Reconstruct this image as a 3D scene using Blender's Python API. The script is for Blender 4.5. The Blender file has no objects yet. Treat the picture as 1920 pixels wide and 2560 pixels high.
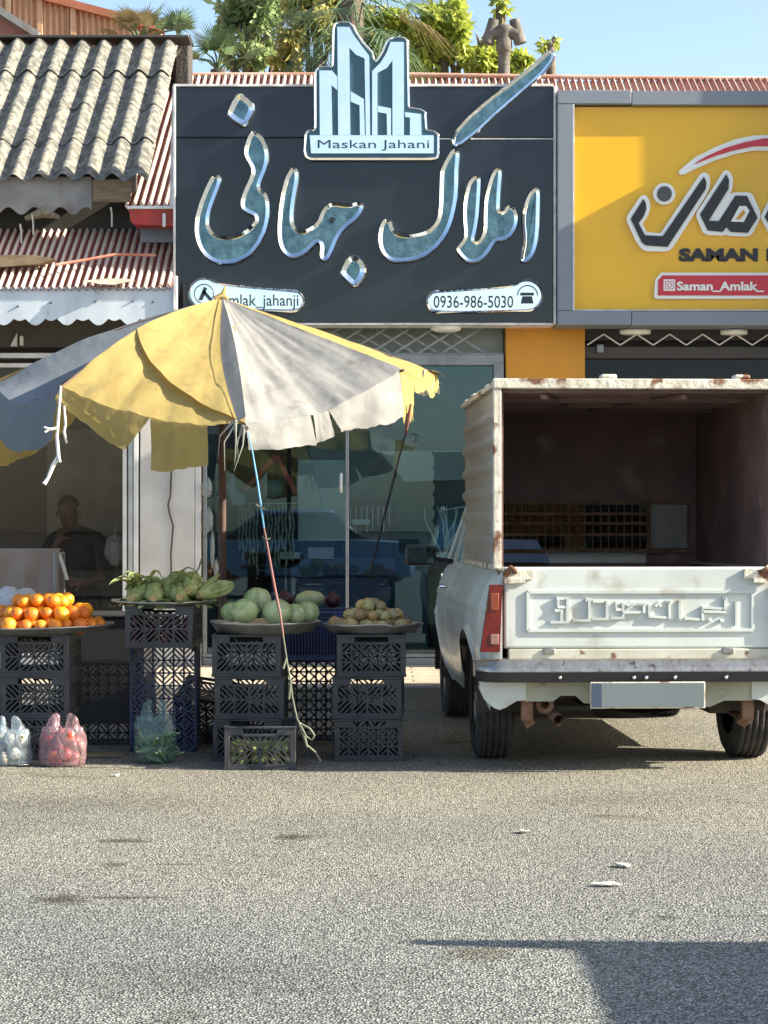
import bpy, bmesh, math, random
import numpy as np
from mathutils import Vector, Matrix, noise
random.seed(7); rng = np.random.default_rng(7)
R = math.radians
scene = bpy.context.scene
C = scene.collection
F, CAMH, CX, CY = 4900.0, 1.2, 960.0, 1315.0     # focal length and horizon of the photograph, in its own pixels

# ------------------------------------------------------------------ camera, sky, sun, exposure
cam = bpy.data.cameras.new("camera"); cam_o = bpy.data.objects.new("camera", cam); C.objects.link(cam_o)
cam_o.location = (0, 0, CAMH); cam_o.rotation_euler = (R(90), 0, 0)
cam.sensor_fit = 'VERTICAL'; cam.sensor_height = 24.0; cam.lens = F/2560*24.0
cam.shift_y = 35/2560; cam.clip_start = 0.1; cam.clip_end = 2000
scene.camera = cam_o
SUN_EL, SUN_AZ = 28.0, 98.0                       # azimuth clockwise from +Y
world = bpy.data.worlds.new("World"); scene.world = world; world.use_nodes = True
wn = world.node_tree.nodes; wl = world.node_tree.links
sky = wn.new('ShaderNodeTexSky'); sky.sky_type = 'NISHITA'; sky.sun_disc = False
sky.sun_elevation = R(SUN_EL); sky.sun_rotation = R(SUN_AZ); sky.air_density = 1.0; sky.dust_density = 1.6; sky.ozone_density = 1.0
wn['Background'].inputs['Strength'].default_value = 0.10
wl.new(sky.outputs[0], wn['Background'].inputs['Color'])
sd = Vector((math.cos(R(SUN_EL))*math.sin(R(SUN_AZ)), math.cos(R(SUN_EL))*math.cos(R(SUN_AZ)), math.sin(R(SUN_EL))))
sun = bpy.data.lights.new("sun", 'SUN'); sun.energy = 5.0; sun.angle = R(0.5); sun.color = (1.0, 0.92, 0.76)
sun_o = bpy.data.objects.new("sun", sun); C.objects.link(sun_o); sun_o.location = (20, -3, 15)
sun_o.rotation_euler = sd.to_track_quat('Z', 'Y').to_euler()
scene.view_settings.view_transform = 'Standard'; scene.view_settings.look = 'None'
scene.view_settings.gamma = 1.0; scene.view_settings.use_curve_mapping = False
scene.view_settings.exposure = 1.6
scene.cycles.max_bounces = 10; scene.cycles.transparent_max_bounces = 16

# ------------------------------------------------------------------ helpers
def W(px, py, Y): return Vector(((px-CX)*Y/F, Y, CAMH-(py-CY)*Y/F))
def XZ(px, py, Y): return ((px-CX)*Y/F, CAMH-(py-CY)*Y/F)

def M(name, col, rough=0.6, metal=0.0, col2=None, scale=6.0, detail=4.0, lo=0.35, hi=0.65, bump=0.0, bscale=40.0,
      spec=0.5, col3=None, scale3=2.0, lo3=0.55, hi3=0.7, coat=0.0, stretch=None, transl=0.0, trans=0.0, emit=None, rand=0.0):
    m = bpy.data.materials.new(name); m.use_nodes = True
    nt = m.node_tree; n = nt.nodes; l = nt.links; b = n['Principled BSDF']
    b.inputs['Base Color'].default_value = (*col, 1); b.inputs['Roughness'].default_value = rough
    b.inputs['Metallic'].default_value = metal; b.inputs['Specular IOR Level'].default_value = spec
    b.inputs['Coat Weight'].default_value = coat
    tc = n.new('ShaderNodeTexCoord'); vec = tc.outputs['Object']
    if stretch:
        mp = n.new('ShaderNodeMapping'); mp.inputs['Scale'].default_value = stretch; l.new(vec, mp.inputs['Vector']); vec = mp.outputs[0]
    def layer(prev, c2, sc, lo_, hi_):
        t = n.new('ShaderNodeTexNoise'); t.inputs['Scale'].default_value = sc; t.inputs['Detail'].default_value = detail
        l.new(vec, t.inputs['Vector'])
        mr = n.new('ShaderNodeMapRange'); mr.inputs['From Min'].default_value = lo_; mr.inputs['From Max'].default_value = hi_
        l.new(t.outputs['Fac'], mr.inputs['Value'])
        mx = n.new('ShaderNodeMix'); mx.data_type = 'RGBA'; l.new(mr.outputs[0], mx.inputs[0])
        if prev is None: mx.inputs[6].default_value = (*col, 1)
        else: l.new(prev, mx.inputs[6])
        mx.inputs[7].default_value = (*c2, 1)
        return mx.outputs[2]
    out = None
    if col2: out = layer(None, col2, scale, lo, hi)
    if col3: out = layer(out, col3, scale3, lo3, hi3)
    if rand:                                                      # every copy a little lighter or darker than the next
        oi = n.new('ShaderNodeObjectInfo'); mr = n.new('ShaderNodeMapRange'); mr.inputs['To Min'].default_value = 1-rand; mr.inputs['To Max'].default_value = 1+rand*.5; l.new(oi.outputs['Random'], mr.inputs['Value'])
        hs = n.new('ShaderNodeHueSaturation'); l.new(mr.outputs[0], hs.inputs['Value']); hs.inputs['Color'].default_value = (*col, 1)
        mh = n.new('ShaderNodeMapRange'); mh.inputs['To Min'].default_value = .5-rand*.05; mh.inputs['To Max'].default_value = .5+rand*.05; l.new(oi.outputs['Random'], mh.inputs['Value']); l.new(mh.outputs[0], hs.inputs['Hue'])
        if out is not None: l.new(out, hs.inputs['Color'])
        out = hs.outputs[0]
    if out is not None: l.new(out, b.inputs['Base Color'])
    if bump:
        t = n.new('ShaderNodeTexNoise'); t.inputs['Scale'].default_value = bscale; t.inputs['Detail'].default_value = 5
        l.new(vec, t.inputs['Vector'])
        bp = n.new('ShaderNodeBump'); bp.inputs['Strength'].default_value = bump; bp.inputs['Distance'].default_value = 0.02
        l.new(t.outputs['Fac'], bp.inputs['Height']); l.new(bp.outputs[0], b.inputs['Normal'])
    if transl or trans:
        o = n['Material Output']; cur = b.outputs[0]
        if transl:
            tr = n.new('ShaderNodeBsdfTranslucent'); tr.inputs['Color'].default_value = (*col, 1)
            if out is not None: l.new(out, tr.inputs['Color'])
            ms = n.new('ShaderNodeMixShader'); ms.inputs[0].default_value = transl; l.new(cur, ms.inputs[1]); l.new(tr.outputs[0], ms.inputs[2]); cur = ms.outputs[0]
        if trans:
            tr = n.new('ShaderNodeBsdfTransparent')
            ms = n.new('ShaderNodeMixShader'); ms.inputs[0].default_value = trans; l.new(cur, ms.inputs[1]); l.new(tr.outputs[0], ms.inputs[2]); cur = ms.outputs[0]
        l.new(cur, o.inputs['Surface'])
    if emit:
        b.inputs['Emission Color'].default_value = (*emit[:3], 1); b.inputs['Emission Strength'].default_value = emit[3]
    return m

def glass(name, tint, refl, gloss=(.50, .74, .86)):
    m = bpy.data.materials.new(name); m.use_nodes = True; nt = m.node_tree; n = nt.nodes; l = nt.links
    n.remove(n['Principled BSDF'])
    t = n.new('ShaderNodeBsdfTransparent'); t.inputs[0].default_value = (*tint, 1)
    g = n.new('ShaderNodeBsdfGlossy'); g.inputs['Roughness'].default_value = 0.0; g.inputs[0].default_value = (*gloss, 1)
    fr = n.new('ShaderNodeFresnel'); fr.inputs['IOR'].default_value = 1.5
    ma = n.new('ShaderNodeMath'); ma.operation = 'MULTIPLY_ADD'; ma.inputs[1].default_value = 1.0; ma.inputs[2].default_value = refl
    l.new(fr.outputs[0], ma.inputs[0])
    ms = n.new('ShaderNodeMixShader'); l.new(ma.outputs[0], ms.inputs[0]); l.new(t.outputs[0], ms.inputs[1]); l.new(g.outputs[0], ms.inputs[2])
    l.new(ms.outputs[0], n['Material Output'].inputs['Surface'])
    return m

def tag(o, label=None, cat=None, group=None, kind=None):
    if label: o['label'] = label
    if cat: o['category'] = cat
    if group: o['group'] = group
    if kind: o['kind'] = kind
    return o
def thing(name, label, cat, loc=(0, 0, 0), rotz=0.0, group=None, kind=None):
    o = bpy.data.objects.new(name, None); C.objects.link(o); o.empty_display_size = 0.1
    o.location = loc; o.rotation_euler = (0, 0, rotz)
    return tag(o, label, cat, group, kind)
def abs_loc(o):
    v = Vector(o.location)
    while o.parent is not None:
        o = o.parent; v = v + Vector(o.location)
    return v

class MB:
    def __init__(s): s.v = []; s.f = []; s.m = []; s.s = []
    def add(s, vs, fs, mi=0, sm=False):
        k = len(s.v); s.v += [tuple(v) for v in vs]
        for f in fs: s.f.append(tuple(k+i for i in f)); s.m.append(mi); s.s.append(sm)
        return s
    def box(s, x0, x1, y0, y1, z0, z1, mi=0):
        v = [(x0,y0,z0),(x1,y0,z0),(x1,y1,z0),(x0,y1,z0),(x0,y0,z1),(x1,y0,z1),(x1,y1,z1),(x0,y1,z1)]
        return s.add(v, [(0,3,2,1),(4,5,6,7),(0,1,5,4),(1,2,6,5),(2,3,7,6),(3,0,4,7)], mi)
    def bbox(s, x0, x1, y0, y1, z0, z1, b=0.004, mi=0):           # box with bevelled vertical and horizontal edges
        bm = bmesh.new(); r = bmesh.ops.create_cube(bm, size=1.0)
        for v in bm.verts: v.co = ((x0+x1)/2+v.co.x*(x1-x0), (y0+y1)/2+v.co.y*(y1-y0), (z0+z1)/2+v.co.z*(z1-z0))
        bmesh.ops.bevel(bm, geom=list(bm.edges), offset=b, segments=2, affect='EDGES', profile=0.6)
        k0 = len(s.f); bm.normal_update(); fl = [max(abs(c) for c in f.normal) > .999 for f in bm.faces]; s.bm(bm, mi, True)
        for i, q in enumerate(fl):
            if q: s.s[k0+i] = False
        return s
    def bm(s, bm, mi=0, sm=False):
        bm.verts.index_update()
        s.add([tuple(v.co) for v in bm.verts], [[v.index for v in f.verts] for f in bm.faces], mi, sm); bm.free(); return s
    def bar(s, p, q, w, t, mi=0, up=(0, -1, 0)):                   # rectangular bar from p to q, width w, thickness t along up
        p, q, up = Vector(p), Vector(q), Vector(up); d = (q-p).normalized(); sd_ = d.cross(up)
        if sd_.length < 1e-5: up = Vector((0, 0, 1)); sd_ = d.cross(up)
        sd_.normalize(); u = sd_.cross(d).normalized()
        a = sd_*w/2; b = u*t/2
        v = [p-a-b, p+a-b, p+a+b, p-a+b, q-a-b, q+a-b, q+a+b, q-a+b]
        return s.add(v, [(0,3,2,1),(4,5,6,7),(0,1,5,4),(1,2,6,5),(2,3,7,6),(3,0,4,7)], mi)
    def tube(s, pts, r, n=8, mi=0, caps=True):
        pts = [Vector(p) for p in pts]; rr = r if isinstance(r, (list, tuple)) else [r]*len(pts)
        rings = []; prev = None
        for i, p in enumerate(pts):
            d = (pts[min(i+1, len(pts)-1)]-pts[max(i-1, 0)]).normalized()
            if prev is None:
                a = d.cross(Vector((0, 0, 1)))
                if a.length < 1e-3: a = d.cross(Vector((0, 1, 0)))
            else: a = prev-d*prev.dot(d)
            a.normalize(); prev = a; b = d.cross(a)
            rings.append([p+(a*math.cos(2*math.pi*k/n)+b*math.sin(2*math.pi*k/n))*rr[i] for k in range(n)])
        v = [x for rg in rings for x in rg]; f = []
        for i in range(len(pts)-1):
            for k in range(n):
                f.append((i*n+k, i*n+(k+1) % n, (i+1)*n+(k+1) % n, (i+1)*n+k))
        s.add(v, f, mi, True)
        if caps:
            s.add(rings[0], [tuple(range(n))], mi); s.add(rings[-1], [tuple(range(n-1, -1, -1))], mi)
        return s
    def lathe(s, prof, c, n=24, mi=0, axis='z', sx=1.0, sy=1.0):
        v = []; f = []
        for r, z in prof:
            for k in range(n):
                a = 2*math.pi*k/n; x, y = r*math.cos(a)*sx, r*math.sin(a)*sy
                v.append({'z': (c[0]+x, c[1]+y, c[2]+z), 'y': (c[0]+x, c[1]+z, c[2]+y), 'x': (c[0]+z, c[1]+x, c[2]+y)}[axis])
        for i in range(len(prof)-1):
            for k in range(n): f.append((i*n+k, i*n+(k+1) % n, (i+1)*n+(k+1) % n, (i+1)*n+k))
        return s.add(v, f, mi, True)
    def prism(s, poly, y0, y1, mi=0, mi_side=None):                # poly of (x, z); front at y0
        n = len(poly); v = [(x, y0, z) for x, z in poly]+[(x, y1, z) for x, z in poly]
        s.add(v, [tuple(range(n)), tuple(range(2*n-1, n-1, -1))], mi)
        return s.add(v, [(i, n+i, n+(i+1) % n, (i+1) % n) for i in range(n)], mi if mi_side is None else mi_side)
    def grid(s, fn, nu, nv, mi=0, sm=True, close_u=False):
        v = []; f = []
        for j in range(nv+1):
            for i in range(nu+(0 if close_u else 1)): v.append(fn(i/nu, j/nv))
        w = nu if close_u else nu+1
        for j in range(nv):
            for i in range(nu):
                i2 = (i+1) % w if close_u else i+1
                f.append((j*w+i, j*w+i2, (j+1)*w+i2, (j+1)*w+i))
        return s.add(v, f, mi, sm)
    def sphere(s, c, r, n=16, mi=0, sq=(1, 1, 1), fn=None):
        def g(u, v):
            a = 2*math.pi*u; b = math.pi*v; d = Vector((math.sin(b)*math.cos(a), math.sin(b)*math.sin(a), math.cos(b)))
            k = r*(fn(d) if fn else 1); return (c[0]+d.x*k*sq[0], c[1]+d.y*k*sq[1], c[2]+d.z*k*sq[2])
        return s.grid(g, n, max(6, n//2), mi, True, True)
    def build(s, name, mats, parent=None, local=False, label=None, cat=None, group=None, kind=None, origin=None):
        mats = mats if isinstance(mats, (list, tuple)) else [mats]
        me = bpy.data.meshes.new(name)
        v = np.array(s.v, dtype=float)
        loc = Vector((0, 0, 0))
        if parent is None:
            lo, hi = v.min(0), v.max(0)
            loc = Vector(((lo[0]+hi[0])/2, (lo[1]+hi[1])/2, lo[2])) if origin is None else Vector(origin)
            v = v-np.array(loc)
        elif not local: v = v-np.array(abs_loc(parent))
        me.from_pydata([tuple(x) for x in v], [], s.f)
        for m in mats: me.materials.append(m)
        me.polygons.foreach_set('material_index', s.m); me.polygons.foreach_set('use_smooth', s.s)
        me.update()
        o = bpy.data.objects.new(name, me); C.objects.link(o); o.location = loc
        if parent is not None: o.parent = parent; o.location = (0, 0, 0)
        return tag(o, label, cat, group, kind)

def dup(root, loc, rot=None, label=None, group=None, scale=None):
    def cp(o, parent):
        c = o.copy(); C.objects.link(c)
        if parent is not None: c.parent = parent
        for ch in [x for x in kids.get(o.name, [])]: cp(ch, c)
        return c
    kids = {}
    for o in C.objects:
        if o.parent is not None: kids.setdefault(o.parent.name, []).append(o)
    c = cp(root, None); c.location = loc
    if rot is not None: c.rotation_euler = rot
    if scale is not None: c.scale = (scale,)*3 if not isinstance(scale, tuple) else scale
    if label: c['label'] = label
    if group: c['group'] = group
    return c

def smooth_poly(p, it=2, c=.045):
    """round the corners of an outline within c of each corner only, so long straight edges stay where they are"""
    p = [Vector(q) for q in p]; d = []
    for i in range(len(p)):
        a, b = p[i], p[(i+1) % len(p)]; L = (b-a).length; d.append(a)
        if L > 2.2*c: d += [a.lerp(b, c/L), a.lerp(b, 1-c/L)]
    p = d
    for _ in range(it):
        q = []
        for i in range(len(p)):
            a, b = p[i], p[(i+1) % len(p)]; q += [a*.75+b*.25, a*.25+b*.75]
        p = q
    return p
def area(p): return sum(p[i].x*p[(i+1) % len(p)].y-p[(i+1) % len(p)].x*p[i].y for i in range(len(p)))/2
def inset(p, d, frac=0.36):
    n = len(p); s = 1 if area(p) > 0 else -1; out = []
    for i in range(n):
        t = (p[(i+1) % n]-p[i-1]); t.normalize(); nn = Vector((-t.y, t.x))*s
        best = 1e9
        for j in range(n):                                        # width of the stroke along the inward normal
            a, b = p[j], p[(j+1) % n]; e = b-a; den = nn.x*e.y-nn.y*e.x
            if abs(den) < 1e-12: continue
            w = a-p[i]; tt = (w.x*e.y-w.y*e.x)/den; uu = (w.x*nn.y-w.y*nn.x)/den
            if tt > 1e-4 and 0 <= uu <= 1: best = min(best, tt)
        out.append(p[i]+nn*min(d, frac*best))
    for _ in range(2): out = [out[i]*.5+(out[i-1]+out[(i+1) % n])*.25 for i in range(n)]
    return out
def crop(pts, s, ox, oy): return [(x*s+ox, y*s+oy) for x, y in pts]
def to_plane(pts, Y): return [Vector(XZ(x, y, Y)) for x, y in pts]
def rings(mb, rs, mi):                                            # rs: list of (poly, y)
    n = len(rs[0][0])
    for (a, ya), (b, yb) in zip(rs[:-1], rs[1:]):
        v = [(q.x, ya, q.y) for q in a]+[(q.x, yb, q.y) for q in b]
        mb.add(v, [(i, (i+1) % n, n+(i+1) % n, n+i) for i in range(n)], mi, False)
def text_mesh(body, box, Y, depth, name, mat, parent, bold=0.0, shear=0.0):
    """box = px x0, y0(top), x1, y1(bottom) of the writing in the sign's plane at Y; front of the letters at Y-depth"""
    cu = bpy.data.curves.new("t", 'FONT'); cu.body = body; cu.extrude = 0.5; cu.offset = bold; cu.shear = shear; cu.resolution_u = 3
    ob = bpy.data.objects.new("t", cu); C.objects.link(ob)
    dg = bpy.context.evaluated_depsgraph_get(); me = bpy.data.meshes.new_from_object(ob.evaluated_get(dg))
    bpy.data.objects.remove(ob)
    co = np.array([v.co for v in me.vertices]); lo, hi = co.min(0), co.max(0)
    x0, z1 = XZ(box[0], box[1], Y); x1, z0 = XZ(box[2], box[3], Y)
    mb = MB(); mb.add([(x0+(c[0]-lo[0])/(hi[0]-lo[0])*(x1-x0), Y-depth*(0.5+c[2]), z0+(c[1]-lo[1])/(hi[1]-lo[1])*(z1-z0)) for c in co],
                     [tuple(p.vertices) for p in me.polygons])
    bpy.data.meshes.remove(me)
    return mb.build(name, mat, parent)
def fbm(x, y, z=0.0): return noise.fractal(Vector((x, y, z)), 1.0, 2.0, 4)
# ------------------------------------------------------------------ ground
def asphalt_mat():
    m = bpy.data.materials.new("asphalt"); m.use_nodes = True; nt = m.node_tree; n = nt.nodes; l = nt.links; b = n['Principled BSDF']
    b.inputs['Roughness'].default_value = 0.9; b.inputs['Specular IOR Level'].default_value = 0.25
    tc = n.new('ShaderNodeTexCoord'); vec = tc.outputs['Object']
    def noise_(sc, det, stretch=None, dist=0.0):
        t = n.new('ShaderNodeTexNoise'); t.inputs['Scale'].default_value = sc; t.inputs['Detail'].default_value = det; t.inputs['Distortion'].default_value = dist
        if stretch:
            mp = n.new('ShaderNodeMapping'); mp.inputs['Scale'].default_value = stretch; l.new(vec, mp.inputs['Vector']); l.new(mp.outputs[0], t.inputs['Vector'])
        else: l.new(vec, t.inputs['Vector'])
        return t.outputs['Fac']
    def ramp(s, stops):
        r = n.new('ShaderNodeValToRGB'); e = r.color_ramp.elements
        e[0].position, e[0].color = stops[0][0], (*stops[0][1], 1); e[1].position, e[1].color = stops[-1][0], (*stops[-1][1], 1)
        for p, c in stops[1:-1]: x = e.new(p); x.color = (*c, 1)
        l.new(s, r.inputs[0]); return r.outputs[0]
    def mixc(f, a, c, mode='MIX'):
        x = n.new('ShaderNodeMix'); x.data_type = 'RGBA'; x.blend_type = mode
        for s, i in ((f, 0), (a, 6), (c, 7)):
            if isinstance(s, (int, float)): x.inputs[i].default_value = s
            elif isinstance(s, tuple): x.inputs[i].default_value = (*s, 1)
            else: l.new(s, x.inputs[i])
        return x.outputs[2]
    vo = n.new('ShaderNodeTexVoronoi'); vo.inputs['Scale'].default_value = 125; l.new(vec, vo.inputs['Vector'])
    sep = n.new('ShaderNodeSeparateColor'); l.new(vo.outputs['Color'], sep.inputs[0])
    stones = ramp(sep.outputs[0], [(0.0, (.17, .172, .162)), (.3, (.31, .312, .288)), (.7, (.44, .44, .405)), (1.0, (.64, .64, .58))])
    gap = ramp(vo.outputs['Distance'], [(0.22, (1, 1, 1)), (0.60, (.33, .33, .32))])
    c = mixc(1.0, stones, gap, 'MULTIPLY')
    fine = ramp(noise_(260, 2), [(.35, (.62, .62, .62)), (.65, (1.25, 1.25, 1.25))])
    c = mixc(1.0, c, fine, 'MULTIPLY')
    wear = ramp(noise_(0.55, 5), [(.3, (.80, .81, .83)), (.7, (1.16, 1.13, 1.06))])
    c = mixc(1.0, c, wear, 'MULTIPLY')
    dy = n.new('ShaderNodeSeparateXYZ'); l.new(vec, dy.inputs[0]); dm = n.new('ShaderNodeMapRange'); dm.inputs['From Min'].default_value = 5.5; dm.inputs['From Max'].default_value = 9.0; l.new(dy.outputs[1], dm.inputs['Value'])
    c = mixc(dm.outputs[0], mixc(1.0, c, (.93, .96, 1.0), 'MULTIPLY'), mixc(1.0, c, (1.10, 1.04, .95), 'MULTIPLY'))   # dust blown in along the stalls
    stain = ramp(noise_(0.9, 3, (1.0, 1.6, 1.0), .4), [(.66, (0, 0, 0)), (.72, (1, 1, 1))])
    c = mixc(stain, c, mixc(1.0, c, (.62, .58, .5), 'MULTIPLY'))
    # oil spots and drips, each with its own place and size on the road
    sp = n.new('ShaderNodeSeparateXYZ'); l.new(vec, sp.inputs[0]); nz = noise_(11, 4)
    def math_(op, a, b_=None, c_=None):
        q = n.new('ShaderNodeMath'); q.operation = op
        for i_, s in enumerate((a, b_, c_)):
            if s is None: continue
            if isinstance(s, (int, float)): q.inputs[i_].default_value = s
            else: l.new(s, q.inputs[i_])
        return q.outputs[0]
    tot = None
    for (x, y, rx, ry, k_) in [(-1.03, 6.30, .10, .09, 1), (-.86, 6.33, .20, .025, 1), (-.34, 7.56, .08, .08, 1), (-.99, 7.47, .12, .05, 1), (-.95, 6.95, .05, .05, .8), (-.72, 6.95, .13, .018, .5), (.873, 6.01, .055, .035, .9), (1.1, 6.03, .14, .012, .5), (-.98, 5.42, .035, .012, 1), (-.5, 5.2, .6, .25, .22), (1.0, 8.6, .5, .3, .2), (-1.2, 8.5, .7, .3, .22)]:
        a_ = math_('DIVIDE', math_('SUBTRACT', sp.outputs[0], x), rx*1.3); b2 = math_('DIVIDE', math_('SUBTRACT', sp.outputs[1], y), ry*1.4)
        d = math_('SQRT', math_('ADD', math_('MULTIPLY', a_, a_), math_('MULTIPLY', b2, b2))); d = math_('MULTIPLY_ADD', nz, 1.1, d)
        f = math_('MULTIPLY', math_('SUBTRACT', 1.0, math_('SMOOTH_MIN', math_('MULTIPLY_ADD', d, 1.6, -1.3), 1.0, .1)), k_); f = math_('MAXIMUM', f, 0.0)
        tot = f if tot is None else math_('MAXIMUM', tot, f)
    c = mixc(math_('MINIMUM', tot, 1.0), c, mixc(1.0, c, (.36, .335, .29), 'MULTIPLY'))
    l.new(c, b.inputs['Base Color'])
    bp = n.new('ShaderNodeBump'); bp.inputs['Strength'].default_value = 0.9; bp.inputs['Distance'].default_value = 0.008; bp.invert = True
    l.new(vo.outputs['Distance'], bp.inputs['Height'])
    bp2 = n.new('ShaderNodeBump'); bp2.inputs['Strength'].default_value = 0.5; bp2.inputs['Distance'].default_value = 0.01
    l.new(noise_(38, 4), bp2.inputs['Height']); l.new(bp.outputs[0], bp2.inputs['Normal']); l.new(bp2.outputs[0], b.inputs['Normal'])
    return m
MASPH = asphalt_mat()
MB().add([(-400, -400, 0), (400, -400, 0), (400, 400, 0), (-400, 400, 0)], [(0, 1, 2, 3)]).build('road', MASPH, kind='structure', origin=(0, 0, 0))

def tile_mat():
    m = M("pavement_tile", (.52, .45, .34), .8, col2=(.40, .34, .25), scale=9, bump=.2, bscale=60)
    nt = m.node_tree; n = nt.nodes; l = nt.links; b = n['Principled BSDF']
    src = b.inputs['Base Color'].links[0].from_socket
    br = n.new('ShaderNodeTexBrick'); br.inputs['Scale'].default_value = 1.0; br.inputs['Brick Width'].default_value = .4; br.inputs['Row Height'].default_value = .2
    br.inputs['Mortar Size'].default_value = .008; br.inputs['Color1'].default_value = (1, 1, 1, 1); br.inputs['Color2'].default_value = (.85, .85, .85, 1); br.inputs['Mortar'].default_value = (.45, .42, .4, 1)
    tc = n.new('ShaderNodeTexCoord'); l.new(tc.outputs['Object'], br.inputs['Vector'])
    mx = n.new('ShaderNodeMix'); mx.data_type = 'RGBA'; mx.blend_type = 'MULTIPLY'; mx.inputs[0].default_value = 1
    l.new(src, mx.inputs[6]); l.new(br.outputs['Color'], mx.inputs[7]); l.new(mx.outputs[2], b.inputs['Base Color'])
    return m
SW = 0.15
KY = 12.78
mb = MB(); mb.add([(-60, KY+.14, SW), (60, KY+.14, SW), (60, 40, SW), (-60, 40, SW)], [(0, 1, 2, 3)])
mb.build('pavement', tile_mat(), kind='structure', origin=(0, 0, 0))
MCONC = M("kerb_concrete", (.36, .34, .30), .85, col2=(.24, .23, .2), scale=5, bump=.3, bscale=30)
mb = MB()
for i in range(-40, 40): mb.bbox(i*.8+.003, i*.8+.797, KY, KY+.138, -.05, SW+.004, .012)
mb.build('kerb', MCONC, kind='structure', origin=(0, 0, 0))

# ------------------------------------------------------------------ shared materials
MCREAM = M("cream_plaster", (.55, .50, .42), .8, col2=(.40, .36, .30), scale=3, bump=.15)
MDARKWALL = M("dark_wall", (.055, .05, .045), .8, col2=(.035, .033, .03), scale=4)
MALU = M("white_aluminium", (.72, .71, .68), .35, .0, col2=(.60, .58, .54), scale=8)
MALUD = M("grey_aluminium", (.28, .29, .30), .4, .3, col2=(.2, .21, .22), scale=7)
MASB = M("asbestos_cement", (.225, .213, .178), .95, col2=(.095, .092, .08), scale=17, detail=9, lo=.42, hi=.60, bump=.9, bscale=26, col3=(.13, .12, .09), scale3=3.5, lo3=.60, hi3=.75)
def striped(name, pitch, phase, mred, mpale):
    """red sheet with sunlight on the crests painted in as pale stripes"""
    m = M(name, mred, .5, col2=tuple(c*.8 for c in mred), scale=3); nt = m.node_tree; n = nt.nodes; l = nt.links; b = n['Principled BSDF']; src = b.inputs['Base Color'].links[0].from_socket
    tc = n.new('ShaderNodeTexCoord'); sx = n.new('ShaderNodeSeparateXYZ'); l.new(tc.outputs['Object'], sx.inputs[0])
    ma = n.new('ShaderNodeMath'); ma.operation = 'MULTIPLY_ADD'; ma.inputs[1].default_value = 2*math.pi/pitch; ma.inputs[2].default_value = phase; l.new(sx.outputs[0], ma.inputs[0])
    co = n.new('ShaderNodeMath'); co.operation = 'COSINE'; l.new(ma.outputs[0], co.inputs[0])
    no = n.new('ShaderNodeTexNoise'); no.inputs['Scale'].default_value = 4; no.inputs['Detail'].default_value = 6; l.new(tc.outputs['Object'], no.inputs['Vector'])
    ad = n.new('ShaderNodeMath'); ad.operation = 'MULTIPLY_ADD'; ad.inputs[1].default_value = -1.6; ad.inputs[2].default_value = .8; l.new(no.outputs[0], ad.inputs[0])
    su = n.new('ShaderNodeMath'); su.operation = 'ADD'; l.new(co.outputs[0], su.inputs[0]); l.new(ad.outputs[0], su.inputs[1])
    mr = n.new('ShaderNodeMapRange'); mr.inputs['From Min'].default_value = -.35; mr.inputs['From Max'].default_value = .35; l.new(su.outputs[0], mr.inputs['Value'])  # crest mask for the sunlight put into the sheet colour
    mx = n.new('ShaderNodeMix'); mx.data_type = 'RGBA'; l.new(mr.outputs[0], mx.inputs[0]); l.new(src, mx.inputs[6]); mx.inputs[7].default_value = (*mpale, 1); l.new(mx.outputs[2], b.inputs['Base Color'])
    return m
MREDROOF = M("red_painted_sheet", (.52, .24, .16), .5, col2=(.42, .15, .10), scale=3, stretch=(3, .6, .6), col3=(.30, .09, .06), scale3=2.3, lo3=.58, hi3=.72)
MREDTRIM = M("red_gutter_paint", (.45, .035, .025), .5, col2=(.30, .03, .02), scale=6)
MBLUEWHT = M("pale_painted_sheet", (.62, .68, .72), .55, col2=(.48, .54, .60), scale=2.5, stretch=(2, 1, .6), col3=(.30, .27, .24), scale3=5, lo3=.68, hi3=.8)
MGREYSHEET = M("weathered_grey_sheet", (.30, .29, .27), .8, col2=(.20, .19, .18), scale=4, col3=(.16, .11, .09), scale3=3)
MWOOD = M("weathered_wood", (.28, .21, .13), .85, col2=(.17, .12, .07), scale=6, stretch=(1, 6, 6), bump=.4)
MMARBLE = M("pale_marble", (.60, .57, .52), .3, col2=(.50, .47, .43), scale=2.2, detail=9, lo=.45, hi=.6)
MBLACK = M("black_gloss_panel", (.010, .013, .019), .08, col2=(.014, .018, .025), scale=3, spec=.5)
MRIM = M("white_edge_trim", (.75, .74, .72), .4, col2=(.5, .48, .46), scale=10)
MCHROME = M("mirror_chrome", (.86, .90, .92), .06, 1.0, col2=(.74, .79, .82), scale=6, bump=.10, bscale=9)
MTEAL = M("teal_mirror", (.08, .15, .175), .22, .75, col2=(.15, .26, .29), scale=16, detail=6, bump=.25, bscale=28)
MSILVER = M("silver_mirror", (.95, .97, .97), .08, .9, col2=(.86, .92, .93), scale=7)
MINK = M("dark_sign_paint", (.02, .035, .05), .4)
MYEL = M("yellow_acrylic", (.80, .44, .004), .12, col2=(.75, .40, .004), scale=1.2, spec=.5)
MFRAME = M("grey_composite_panel", (.20, .225, .26), .45, col2=(.18, .20, .235), scale=2)
MWHITE = M("white_acrylic", (.80, .80, .76), .35)
MSIGNBLK = M("black_vinyl", (.018, .016, .018), .4)
MSIGNRED = M("red_vinyl", (.55, .025, .045), .35)
MOCHRE = M("ochre_paint", (.62, .27, .018), .55, col2=(.55, .23, .015), scale=2.5, col3=(.4, .16, .02), scale3=3, lo3=.62, hi3=.8)
MGLASS = glass("shop_glass", (.62, .78, .82), .075)
MGLASSL = glass("left_shop_glass", (.70, .66, .62), .02, (.55, .52, .48))
MROOMT = M("teal_room_paint", (.26, .35, .36), .8, col2=(.20, .29, .30), scale=2)
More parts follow.
